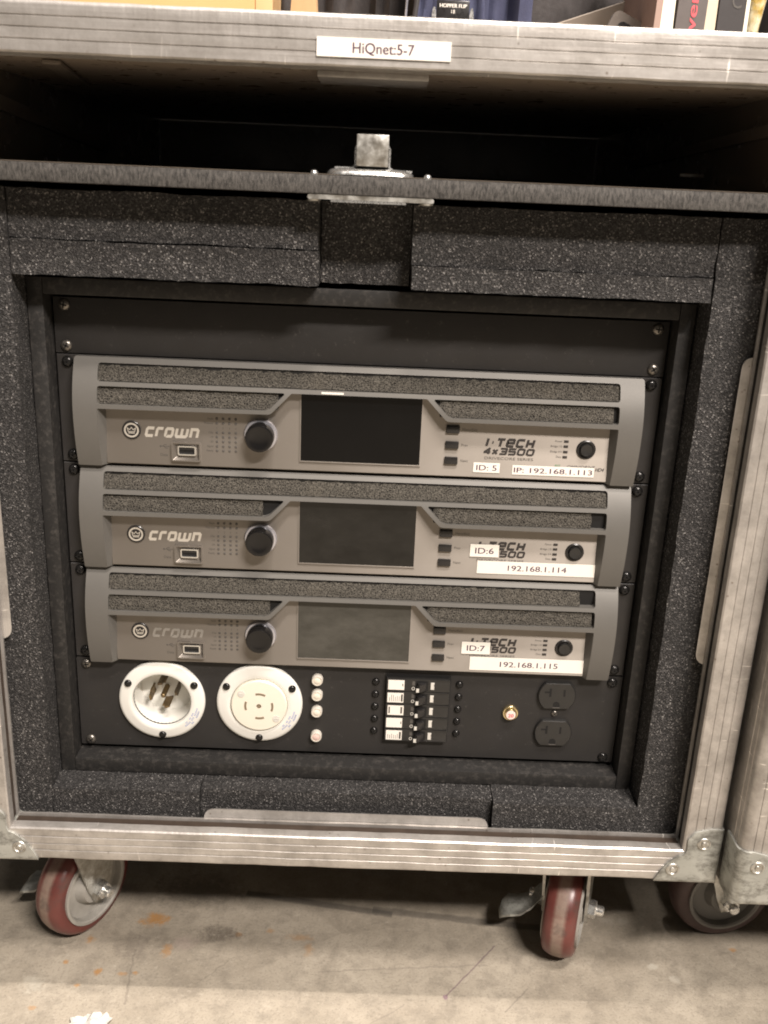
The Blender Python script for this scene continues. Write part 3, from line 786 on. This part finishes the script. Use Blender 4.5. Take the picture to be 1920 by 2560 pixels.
def screen_frame(bm):
    o_ = rrect(-.0472, .0512, .0098, .0672, .0006, 2); i_ = rrect(-.0462, .0502, .0108, .0668, .0004, 2)
    loft(bm, [[(x, FYp+.001, z) for x, z in o_], [(x, FYp-.0010, z) for x, z in o_], [(x, FYp-.0010, z) for x, z in i_], [(x, FYp+.001, z) for x, z in i_]], True, False)
def screen_pane(bm): abox(bm, -.0461, .0501, FYp-.0005, FYp+.0015, .0109, .0667)
def pbutton_ring(bm): lathe(bm, [(.0078, FYp), (.0078, FYp-.0007), (.0070, FYp-.0012), (.0058, FYp-.0010), (.0056, FYp-.0001)], 'y', 36, (.1845, 0, .0293))
def pbutton_cap(bm): lathe(bm, [(.0052, FYp), (.0052, FYp-.0026), (.0046, FYp-.0034), (.0022, FYp-.0030)], 'y', 32, (.1845, 0, .0293))
amps = []
LBL = {0: 'top grey rack amplifier with stickers reading ID: 5 and IP: 192.168.1.113',
       1: 'middle grey rack amplifier with stickers reading ID:6 and 192.168.1.114',
       2: 'lowest grey rack amplifier, dull grey screen, stickers reading ID:7 and 192.168.1.115'}
for n in range(3):
    z0 = (6-2*n)*U
    A = thing('amplifier', LBL[n], 'amplifier', (0, 0, z0), 'rack amplifiers in the road case'); amps.append(A)
    part('ear_plate', B(lambda bm: abox(bm, -.2413, .2413, -.0026, .0, .0004, AH+.0002, .0006, 1)), 'ear_black', A, 35)
    part('chassis', B(lambda bm: abox(bm, -.218, .218, .0050, .36, .0010, AH-.001, .0008, 1)), 'black_matte', A, 35)
    part('bezel', bezel_mesh, 'amp_paint', A, 38)
    part('control_panel', B(face_plate), 'amp_overlay', A, 35)
    gaps = ((0, 0, 0), (.0005, .013, .010), (.010, .008, .003))[n]
    curved_slab('filter_pad', -.2062, .2062-(0, .0, .013)[n], .0705, .0838, .0024, 'filter_foam', A, n*3+1)
    curved_slab('filter_pad', -.2062, -.0640-(0, .012, .006)[n], .0530, .0664, .0026, 'filter_foam', A, n*3+2)
    curved_slab('filter_pad', .0640, .2062-(.004, .012, .002)[n], .0530, .0664, .0026, 'filter_foam', A, n*3+3)
    part('vent_backing', B(lambda bm: [abox(bm, -.2075, .2075, -.0085, -.0045, .0680, .0850)]), 'black_matte', A)
    for sx in (-1, 1):
        part('vent_backing_lower%d' % sx, B(lambda bm, sx=sx: prism(bm, [(sx*x, z) for x, z in ((.2062, .0512), (.2062, .0676), (.0570, .0676), (.0718, .0512))], -.0135, -.0102)), 'black_matte', A, None, 'vent_backing')
    part('screen_frame', B(screen_frame), 'amp_overlay', A)
    part('screen_pane%d' % n, B(screen_pane), ('screen_glass', 'screen_smudged', 'screen_film')[n], A, None, 'screen')
    kr = part('knob_ring', B(knob_ring), 'knob_ring', A, 40); part('knob_cap', B(knob_cap), 'knob_black', A, 40, 'knob')
    pr_ = part('power_button_ring', B(pbutton_ring), 'black_plastic', A, 40, 'power_button'); part('pb_cap', B(pbutton_cap), 'dark_grey_plastic', pr_, 40, 'button_cap')
    for zc in (.0418, .0290, .0160):
        part('menu_button%.4f' % zc, B(lambda bm, zc=zc: abox(bm, .0704, .0812, FYp-.0022, FYp, zc-.0031, zc+.0031, .0008, 2)), 'black_plastic', A, 35, 'menu_button')
    for q in (part('indicator_grid', B(ledgrid), 'ink_grey', A), part('indicator_row', B(ledside), 'ink_dark', A), part('printed_text', B(printing), 'ink_grey', A)): q['kind'] = 'stuff'
    part('model_lettering', B(itech), 'ink_dark', A)
    part('brand_lettering%d' % (n == 2), B(crown_word), 'ink_silver' if n < 2 else 'ink_silver_dimmed', A, None, 'brand_lettering')
    bd = part('brand_badge', B(badge), 'black_plastic', A, 35); part('badge_mark', B(badge_mark), 'ink_silver', bd)
    uf = part('usb_port', B(usb_frame), 'amp_overlay', A, 30); part('usb_shell', B(usb_shell), 'bright_steel', uf, 30, 'metal_shell')
    part('usb_tongue', B(usb_tongue), 'black_plastic', uf, None, 'contact_tongue'); part('usb_dark', B(usb_dark), 'black_matte', uf, None, 'socket_cavity')
    for x in (-.2325, .2325):
        for z in (.00635, AH-.0056): screw(x, z, -.0028, A, .0046, 'screw_black', .0030)
    # stickers
    def sticker(x0, x1, z0_, z1_, s, th, tw, tx=None, mat='label_white', tilt=0.0, k=1):
        cx, cz = (x0+x1)/2, (z0_+z1_)/2
        yk = FYp-.00035*k
        bm = bmesh.new(); mx = Matrix.Translation((cx, 0, cz)) @ Matrix.Rotation(tilt, 4, 'Y')
        abox(bm, -(x1-x0)/2, (x1-x0)/2, yk-.00012, yk, -(z1_-z0_)/2, (z1_-z0_)/2, 0, 1, mx)
        L = finish('label_sticker', bm, mat, A)
        bm = bmesh.new(); text(bm, s, tx if tx is not None else cx, cz-th/2, yk-.0002, th, tw, 'c', 0, 0, .00010)
        finish('lettering', bm, 'ink_purple', L)
    if n == 0:
        sticker(.0944, .1159, .0068, .0151, 'ID: 5', .0046, .0165)
        sticker(.1262, .1930, .0061, .0141, 'IP: 192.168.1.113', .0042, .0640)
        bm = bmesh.new(); text(bm, 'BSS', .1605, .0136, FYp-.0001, .0022, None, 'l', .2); finish('supplier_mark', bm, 'ink_green', A)
        bm = bmesh.new(); text(bm, 'OMNIDRIVE', .1705, .0135, FYp-.0001, .0022, .0225, 'l', .2); text(bm, 'HD4', .1937, .0112, FYp-.0001, .0030, .0068, 'l', .25, 0, .0001); finish('supplier_text', bm, 'ink_dark', A)
        box('adhesive_scrap', -.030, -.0125, -prot(.068)-.0006, -prot(.068)+.0003, .0675, .0690, 'label_white', A)
    elif n == 1:
        sticker(.0968, .1210, .0222, .0333, 'ID:6', .0052, .0155, k=2)
        sticker(.1037, .2032, .0072, .0186, '192.168.1.114', .0048, .0495, .1545)
    else:
        sticker(.0957, .1205, .0205, .0320, 'ID:7', .0052, .0155, k=2)
        sticker(.1038, .2032, .0050, .0178, '192.168.1.115', .0050, .0505, .1555)

# ------------------------------------------------------------------ power distribution panel
pd = thing('power_panel', 'black power distribution panel with round white twist connectors and breakers below the amplifiers', 'power panel', (0, 0, 0))
bm = bmesh.new()
for lp in (rrect(-.2413, .2413, .0012, .0882, .001, 2), [(-.1667+.0258*math.cos(2*math.pi*k/48), .0497+.0258*math.sin(2*math.pi*k/48)) for k in range(48)]):
    vs_ = [bm.verts.new((x, -.0028, z)) for x, z in lp]
    for i in range(len(vs_)): bm.edges.new((vs_[i], vs_[(i+1) % len(vs_)]))
bmesh.ops.triangle_fill(bm, use_beauty=True, use_dissolve=False, edges=list(bm.edges))
bmesh.ops.delete(bm, geom=[f for f in bm.faces if math.hypot(f.calc_center_median().x+.1667, f.calc_center_median().z-.0497) < .0255 and all(math.hypot(v.co.x+.1667, v.co.z-.0497) < .0262 for v in f.verts)], context='FACES_ONLY')
r = bmesh.ops.extrude_face_region(bm, geom=list(bm.faces)); bmesh.ops.translate(bm, vec=(0, .0028, 0), verts=[v for v in r['geom'] if isinstance(v, bmesh.types.BMVert)])
finish('panel_plate', bm, 'panel_black', pd, 35)
for x in (-.2325, .2325):
    for z in (.00635, .0825): screw(x, z, -.0030, pd, .0046, 'screw_steel' if x < 0 else 'screw_black', .0028)
PY = -.0028
def flange(cx, cz, inner_r, inlet):
    bm = bmesh.new()
    prof = [(.0382, 0), (.0382, -.0022), (.0374, -.0034), (.0355, -.0040), (.030, -.0046), (inner_r+.0015, -.0050), (inner_r, -.0042)]
    prof += [(inner_r-.0008, .001)] if not inlet else [(inner_r-.001, .010), (inner_r-.002, .024)]
    lathe(bm, prof, 'y', 64, (cx, PY, cz), cap=False)
    if inlet: lathe(bm, [(inner_r-.0020, .0235), (.001, .0236)], 'y', 64, (cx, PY, cz))
    F = finish('flanged_inlet' if inlet else 'flanged_outlet', bm, 'nylon_white', pd, 40)
    for ang in (30, 150, 270):
        x, z = cx+.0335*math.cos(R(ang)), cz+.0335*math.sin(R(ang))
        bm = bmesh.new(); lathe(bm, [(.0034, -.0035), (.0033, -.0050), (.0025, -.0060), (.0012, -.0062)], 'y', 16, (x, PY, z))
        abox(bm, x-.0018, x+.0018, PY-.0064, PY-.0060, z-.0003, z+.0003)
        finish('screw', bm, 'screw_black', F, 50)
    # blue stamped marks following the rim
    bm = bmesh.new(); rnd = random.Random(3)
    for row, rr in enumerate((.0290, .0312, .0334)):
        for k in range(16):
            t = R(-52+k*2.5+row*3)
            if rnd.random() < .25 or (row != 1 and (k < 3 or k > 12)): continue
            p = Vector((cx+rr*math.cos(t), cz+rr*math.sin(t))); d = Vector((math.cos(t), math.sin(t)))
            q = p+d*.0014
            yb = PY-(.00465 if rr < .031 else .0044)-.0001
            stroke(bm, [tuple(p), tuple(q)], .0006, 0, False, lambda v, yb=yb: (v[0], yb, v[1]))
    finish('stamped_marks', bm, 'ink_blue', F)
    return F
F1 = flange(-.1667, .0497, .0262, True)
def arc_blade(cx, cz, rr, a0, a1, y0, y1, th, name, mat, parent, hook=True):
    bm = bmesh.new(); loops = []
    N = 8
    top = []; 
    for k in range(N+1):
        t = R(a0+(a1-a0)*k/N); loops.append([(cx+(rr+s)*math.cos(t), y, cz+(rr+s)*math.sin(t)) for s, y in ((-th/2, y0), (th/2, y0), (th/2, y1+(.004 if hook and k < 3 else 0)), (-th/2, y1+(.004 if hook and k < 3 else 0)))])
    loft(bm, loops); return finish(name, bm, mat, parent, 40)
for a0, a1, mt in ((80, 112, 'tarnish'), (-8, 22, 'tarnish'), (168, 205, 'brass'), (262, 296, 'brass')):
    arc_blade(-.1675, .0500, .0118, a0, a1, PY+.024, PY+.005, .0017, 'contact_blade', mt, F1)
bm = bmesh.new(); lathe(bm, [(.0024, .024), (.0024, .0065), (.0016, .0050), (.0006, .0046)], 'y', 16, (-.1675, PY, .0495)); finish('contact_pin', bm, 'brass', F1, 50)
F2 = flange(-.0800, .0500, .0254, False)
bm = bmesh.new(); lathe(bm, [(.0250, .001), (.0250, -.0062), (.0240, -.0072), (.0105, -.0076), (.0022, -.0076), (.0021, -.0040), (.0003, -.0040)], 'y', 56, (-.0800, PY, .0500)); face = finish('receptacle_face', bm, 'nylon_cream', F2, 40)
for a0, a1 in ((62, 104), (-22, 18), (160, 200), (255, 292)):
    arc_blade(-.0800, .0500, .0120, a0, a1, PY-.0070, PY-.00775, .0019, 'contact_slot', 'recess_tan', F2, False)
bm = bmesh.new(); lathe(bm, [(.0017, -.0045), (.0017, -.0077), (.0004, -.0077)], 'y', 16, (-.0800, PY, .0500)); finish('pin_hole', bm, 'recess_tan', F2, 40)
for ang in (143, -38):
    x, z = -.08+.0195*math.cos(R(ang)), .05+.0195*math.sin(R(ang))
    bm = bmesh.new(); lathe(bm, [(.0032, -.0074), (.0031, -.0078), (.0006, -.0078)], 'y', 16, (x, PY, z)); abox(bm, x-.002, x+.002, PY-.0081, PY-.0078, z-.0003, z+.0003); finish('screw', bm, 'label_clear', F2, 40)
# pilot lamps
for z, mt in ((.0758, 'lamp_lens'), (.0606, 'lamp_lens'), (.0442, 'lamp_lens'), (.0191, 'lamp_lens_pink')):
    bm = bmesh.new(); lathe(bm, [(.0050, 0), (.0050, -.0045), (.0045, -.0055), (.0036, -.0055), (.0034, -.0044)], 'y', 28, (-.0289, PY, z), cap=False); P_ = finish('pilot_lamp', bm, 'lamp_collar', pd, 40)
    bm = bmesh.new(); lathe(bm, [(.0036, -.0035), (.0035, -.0050), (.0024, -.0057), (.0006, -.0059)], 'y', 24, (-.0289, PY, z)); finish('lens', bm, mt, P_, 50)
# breakers
box('breaker_surround', .0312, .0892, PY-.0012, PY, .0170, .0830, 'black_matte', pd)
for k in range(5):
    z1 = .0818-k*.01262; z0 = z1-.0122; zc = (z0+z1)/2; dx = (0, -.0002, .0004, -.0003, 0)[k]
    b = box('breaker', .0324, .0882, PY-.0062, PY-.0013, z0, z1, 'dark_grey_plastic', pd, bev=.0005)
    box('rating_label', .0338+dx, .0480+dx, PY-.0066, PY-.0063, zc-.0047, zc+.0047, 'label_white', b)
    bm = bmesh.new(); rr = random.Random(k)
    if k in (1, 4):
        for q in range(7): xx = .0355+q*.0017; stroke(bm, [(xx, zc-.0036), (xx, zc+rr.uniform(0, .0036))], .0004, PY-.0067)
        stroke(bm, [(.0464, zc-.0035), (.0464, zc+.0035)], .0015, PY-.0067)
    elif k == 2:
        stroke(bm, [(.0464, zc-.0030), (.0464, zc+.0036)], .0016, PY-.0067); stroke(bm, [(.0357, zc-.0030), (.0357, zc+.0036)], .0012, PY-.0067)
    else: stroke(bm, [(.0466, zc-.001), (.0466, zc+.0015)], .0008, PY-.0067)
    finish('label_print', bm, 'ink_grey', b)
    bm = bmesh.new(); mx = Matrix.Translation((.0622, PY-.006, zc)) @ Matrix.Rotation(R(24), 4, 'Z')
    abox(bm, -.0034, .0034, -.0052, .001, -.0040, .0034, .0007, 2, mx); finish('toggle', bm, 'black_plastic', b, 35)
    box('toggle_window', .0575, .0690, PY-.0065, PY-.0062, zc-.0052, zc+.0046, 'black_matte', b)
    box('on_flag', .0713, .0745, PY-.0067, PY-.0063, zc-.0034, zc+.0034, 'label_clear', b)
    bm = bmesh.new(); text(bm, 'ON', .0740, zc+.0024, PY-.0069, .0022, None, 'l', 0, R(-90)); finish('flag_print', bm, 'ink_dark', b)
    box('rating_flag', .0548, .0574, PY-.0067, PY-.0063, zc+.0002, zc+.0040, 'ink_grey', b)
    bm = bmesh.new(); stroke(bm, [(.0560+.0012*math.cos(t*.8), zc-.0030+.0014*math.sin(t*.8)) for t in range(8)], .0005, PY-.0065, True); finish('off_mark', bm, 'label_clear', b)
    box('amp_tag', .0584, .0612, PY-.0115, PY-.0112, zc-.0040, zc-.0004, 'label_clear', b)
    bm = bmesh.new(); text(bm, ('30', '30', '30', '20', '20')[k], .0608, zc-.0008, PY-.0117, .0019, .0028, 'l', 0, R(-90)); finish('amp_print', bm, 'ink_dark', b)
    box('breaker_ridge', .0765, .0879, PY-.0067, PY-.0063, z1-.0010, z1-.0003, 'dark_grey_plastic', b)
    for x in (.0229, .0971): screw(x, .0750-k*.01235, PY-.0002, pd, .0034, 'screw_black', .0024)
# push-button breaker
bm = bmesh.new(); lathe(bm, [(.0072, 0), (.0072, -.0022), (.0066, -.0030), (.0056, -.0030), (.0052, -.0014)], 'y', 32, (.1444, PY, .0492), cap=False)
lathe(bm, [(.0054, .0), (.0052, -.0052), (.0046, -.0056), (.0044, -.004)], 'y', 28, (.1444, PY, .0492), cap=False)
pb = finish('push_breaker', bm, 'gold', pd, 35)
bm = bmesh.new(); lathe(bm, [(.0045, -.001), (.0044, -.0052), (.0041, -.0057), (.0005, -.0058)], 'y', 28, (.1444, PY, .0490)); finish('button_cap', bm, 'button_pink', pb, 40)
bm = bmesh.new(); text(bm, '20', .1444, .0472, PY-.0060, .0034, .0048, 'c', 0, 0, .00012); finish('lettering', bm, 'ink_red', pb)
# duplex outlet
for zc in (.0686, .0310):
    pts = []
    for k in range(64):
        t = 2*math.pi*k/64; x, z = .0167*math.cos(t), .0167*math.sin(t); z = max(-.0128, min(.0128, z)); pts.append((.1842+x, zc+z))
    bm = bmesh.new()
    ins = [(.1842+(x-.1842)*.955, zc+(z-zc)*.955) for x, z in pts]
    loft(bm, [[(x, PY+.001, z) for x, z in pts], [(x, PY-.0030, z) for x, z in pts], [(x, PY-.0038, z) for x, z in ins]])
    D_ = finish('outlet_face', bm, 'dark_grey_plastic', pd, 40)
    for nm, x0, x1, z0, z1 in (('blade_slot', -.0072, -.0052, -.0005, .0076), ('blade_slot', .0054, .0072, .0, .0066), ('blade_slot', -.0112, -.0071, .0030, .0046)):
        box(nm, .1842+x0, .1842+x1, PY-.00395, PY-.0036, zc+z0, zc+z1, 'black_matte', D_)
    bm = bmesh.new(); pp = [(.1842-.0030, zc-.0108), (.1842+.0030, zc-.0108)]+[(.1842+.0030*math.cos(R(q)), zc-.0084+.0030*math.sin(R(q))) for q in range(0, 181, 20)]
    prism(bm, pp, PY-.00395, PY-.0036); finish('ground_hole', bm, 'black_matte', D_)
    bm = bmesh.new(); abox(bm, .1842-.0032, .1842+.0032, PY-.0042, PY-.0038, zc-.0116, zc-.0109); finish('hole_sill', bm, 'ink_grey', D_)
screw(.1841, .0498, PY-.0002, pd, .0030, 'screw_steel', .0020)

# ------------------------------------------------------------------ neighbouring case at the right
nb = thing('road_case', 'second aluminium-edged road case standing close beside the open one, cut off by the frame', 'road case', (.45, 0, FZ))
NFY = -.104; NX0 = .3275+EW; NZ0 = OZ0+.0005
rail('l', NX0, .9, NZ0, .60, NFY, 'rail_z', nb, True, False, .008)
rail('b', NX0, .9, NZ0, .60, NFY, 'rail_x', nb, True, False, .008)
# ridged side leg of the rail, in the gap between the cases
W(box('side_leg', NX0-EW, NX0-EW+.003, NFY+.0300, NFY+.062, NZ0-EW, .60, 'rail_z'), nb)
W(box('side_panel', NX0-EW+.002, NX0-EW+.010, NFY+.0605, .60, NZ0-EW+.004, .60, 'laminate'), nb)
W(box('front_panel', NX0-.004, .9, NFY+.010, NFY+.018, NZ0+.000, .60, 'laminate'), nb)
W(box('bottom_panel', NX0-EW+.004, .9, NFY+.0305, .60, NZ0-EW+.001, NZ0-EW+.009, 'laminate'), nb)
corner(NX0-EW, NZ0-EW, -1, NFY, nb, .009)
caster(.3740, .026, NZ0-EW, R(-84), nb, None, 'hub_dark', 'tyre_dark')

# ------------------------------------------------------------------ things on top of the case
TZ = OZ1+.0095
def ontop(o, label, cat): return tag(o, label, cat)
def XT(x, y): return .0125+(x-.0125)*(y+.765)/.815      # place given at y=.05, moved to depth y along the floor plan
k = thing('cardboard_box', 'tan cardboard box on top of the case, behind the top rail', 'box', (-.20, .16, TZ))
box('box_body', -.16, XT(-.0905, .08)+.20, -.08, .10, .0, .16, 'kraft', k, bev=.001); box('box_flap', XT(-.0905, .08)+.2003, XT(-.077, .08)+.20, -.079, .10, .0, .17, 'kraft_light', k, bev=.001)
bm = bmesh.new(); loft(bm, [[(XT(-.053, .07)+s*hw, .075+t*.012, z) for s, t in ((-1, -1), (1, -1), (1, 1), (-1, 1))] for hw, z in ((.0120, TZ), (.0108, TZ+.03), (.0078, TZ+.075), (.0078, TZ+.17))])
tag(finish('wooden_post', bm, 'wood'), 'tapered pale wooden post beside the cardboard box', 'post')
def cloth(name, x0, x1, y0, y1, z1, mat, seed, amp):
    bm = bmesh.new(); nx, nz = 40, 12; rows = []
    for kz in range(nz+1):
        z = TZ+(z1-TZ)*kz/nz
        rows.append([bm.verts.new((x0+(x1-x0)*i/nx, y0+amp*noise.noise(Vector((i*.33, kz*.18, seed)))+.004*math.sin(i*.9+seed), z)) for i in range(nx+1)])
    for kz in range(nz):
        for i in range(nx): bm.faces.new((rows[kz][i], rows[kz][i+1], rows[kz+1][i+1], rows[kz+1][i]))
    r = bmesh.ops.extrude_face_region(bm, geom=list(bm.faces))
    for v in r['geom']:
        if isinstance(v, bmesh.types.BMVert): v.co.y = y1
    return finish(name, bm, mat, None, 60)
tag(cloth('folded_cloth', -.085, XT(.030, .15), .15, .24, TZ+.17, 'cloth_dark', 1, .025), 'dark grey folded cloth behind the wooden post', 'cloth')
tag(cloth('canvas_bag', XT(.031, .095), XT(.121, .095), .095, .145, TZ+.16, 'cloth_navy', 4, .016), 'navy blue canvas bag on top of the case', 'bag')
tag(cloth('black_drape', .130, .48, .27, .40, TZ+.24, 'cloth_dark', 8, .02), 'black drape at the back behind the books', 'drape')
for k in range(2):
    bm = bmesh.new()
    pts = [Vector((.0215+k*.0085+(.004+.002*k)*math.sin(t*3.2+k*.6), .078-.004*k, TZ+.15-.15*t)) for t in [q/10 for q in range(11)]]
    loft(bm, [[p+Vector(((.0011+.0009*k)*math.cos(u*math.pi/3), .0011*math.sin(u*math.pi/3), 0)) for u in range(6)] for p in pts])
    tag(finish('cord', bm, ('knob_ring', 'book_black')[k], None, 60), ('thin pale cord hanging beside the navy bag', 'thicker dark cord between the pale cord and the navy bag')[k], 'cord', 'cords hanging on the case top')
t = thing('equipment_tag', 'small black plate lettered HOPPER FLIP 18, clipped at both ends', 'tag', (.0595, .052, TZ))
box('plate', -.0120, .0130, -.002, .002, .028, .0530, 'black_plastic', t, bev=.001)
box('plate_foot', -.010, .011, -.002, .004, .0, .0282, 'black_plastic', t, bev=.001)
bm = bmesh.new(); text(bm, 'HOPPER FLIP', .0006, .0478, -.0022, .0026, .0205, 'c', 0, 0, .00012); text(bm, '18', .0006, .0438, -.0022, .0026, None, 'c'); finish('lettering', bm, 'label_white', t)
for s in (-.0138, .0148):
    bm = bmesh.new(); loft(bm, [[(s+a_*wd, b_, z) for a_, b_ in ((-.0016, -.002), (.0016, -.002), (.0016, .002), (-.0016, .002))] for z, wd in ((.020, 1), (.043, 1), (.0465, .7), (.0480, .2))]); finish('metal_clip', bm, 'bright_steel', t)
bm = bmesh.new(); mx = Matrix.Translation((XT(.127, .19), .19, TZ+.046)) @ Matrix.Rotation(R(-19), 4, 'Y'); abox(bm, -.03, .20, -.02, .02, -.0085, .0085, .001, 1, mx)
tag(finish('diagonal_bar', bm, 'beam_grey', None, 35), 'grey-brown bar leaning up to the right behind the rail', 'bar')
bm = bmesh.new(); mx = Matrix.Translation((XT(.196, .10), .10, TZ+.036)) @ Matrix.Rotation(R(24), 4, 'Y')
pc = thing('plastic_case', 'smoky clear plastic card case leaning beside the books', 'card case', (0, 0, 0))
prism(bm, rrect(-.022, .020, -.030, .017, .005, 4), -.003, .003, mx); finish('case_shell', bm, 'smoke_plastic', pc, 40)
bm = bmesh.new(); prism(bm, rrect(-.015, .016, -.025, .011, .004, 4), -.0036, -.0031, mx); finish('case_window', bm, 'black_plastic', pc, 40)
# books standing on the case
def book(x0, x1, taper, mat, lab, y0=.055, h=.17):
    t = thing('book', lab, 'book', ((x0+x1)/2, y0, TZ), 'books standing on the case')
    hw = (x1-x0)/2
    bm = bmesh.new(); loft(bm, [[(-hw, 0, 0), (hw, 0, 0), (hw, .12, 0), (-hw, .12, 0)], [(-hw+taper, 0, h), (hw+taper, 0, h), (hw+taper, .12, h), (-hw+taper, .12, h)]])
    finish('cover', bm, mat, t); return t
b1 = book(.2140, .2190, .004, 'book_brown', 'brown-edged book with a cream page block, first of the standing books')
box('page_block', .0031, .0135, .001, .118, .0, .165, 'page_cream', b1)
b2 = book(.2306, .2530, .004, 'book_grey', 'dark grey book with red lettering on its spine')
bm = bmesh.new(); text(bm, 'ver', .0050, .040, -.0004, .0072, .026, 'l', .1, R(90), .0003)
finish('spine_lettering', bm, 'ink_red', b2)
bm = bmesh.new(); loft(bm, [[(x, y, z) for x, y in ((.2540-.0+d, .056), (.2625, .056), (.2625, .17), (.2540+d, .17))] for z, d in ((TZ, -.0012), (TZ+.05, 0), (TZ+.09, .0022), (TZ+.17, .003))])
tag(finish('book', bm, 'page_tan', None), 'thin tan book between the grey book and the black one', 'book', 'books standing on the case')
b4 = book(.2635, .2835, .0, 'book_black', 'black book with a pale letter C on its spine')
bm = bmesh.new(); text(bm, 'C', .0030, .0570, -.0003, .0120, .0075, 'c'); finish('spine_lettering', bm, 'ink_grey', b4)
t = thing('snack_bag', 'clear bag of yellow snacks at the end of the books', 'bag', (.297, .055, TZ))
bm = bmesh.new(); lo = []
for z, x0, x1, d in ((0, -.008, .004, .012), (.03, -.0095, .0045, .02), (.06, -.0100, .0075, .026), (.10, -.0095, .014, .03), (.15, -.008, .020, .03)):
    lo.append([((x0+x1)/2+(x1-x0)/2*math.cos(u*math.pi/8), .03+d*math.sin(u*math.pi/8), z) for u in range(16)])
loft(bm, lo); finish('bag_contents', bm, 'snack', t, 50)
box('bag_seam', -.0130, -.0102, .0, .004, .0, .15, 'page_cream', t)
bm = bmesh.new(); mx = Matrix.Translation((.318, .05, TZ+.004)) @ Matrix.Rotation(R(14), 4, 'Y'); abox(bm, -.014, .09, -.004, .10, .0, .20, .002, 1, mx)
tag(finish('black_folder', bm, 'book_black', None, 35), 'black folder leaning against the snack bag', 'folder')

# ------------------------------------------------------------------ paper scrap on the floor
bm = bmesh.new(); rr = random.Random(11); out = []
for k in range(40):
    t = 2*math.pi*k/40; rad = .0125*(1+.28*math.sin(t*2+.6))*(1+.16*(rr.random()-.5)*2+(.22 if (k % 3 == 0 and 1.2 < t < 3.6) else 0))
    out.append((rad*math.cos(t)*1.15, rad*math.sin(t)))
def pz(x, y, f): return .0012+.0045*f*(.5+.5*math.sin(x*420+y*170))+.0022*noise.noise(Vector((x*220, y*220, 3)))
rings = [[(x*f, y*f, max(.0002, pz(x*f, y*f, 1-f*.55))) for x, y in out] for f in (1, .86, .7, .52, .34, .16)]
top = loft(bm, rings, True, False); bm.faces.new(top[-1])
r = bmesh.ops.extrude_face_region(bm, geom=list(bm.faces)); bmesh.ops.translate(bm, vec=(0, 0, -.0004), verts=[v for v in r['geom'] if isinstance(v, bmesh.types.BMVert)])
ps = finish('paper_scrap', bm, 'paper', None, 20); ps.location = (-.2135, -.1185, FZ+.0004)
tag(ps, 'torn white scrap of paper on the concrete floor', 'paper')
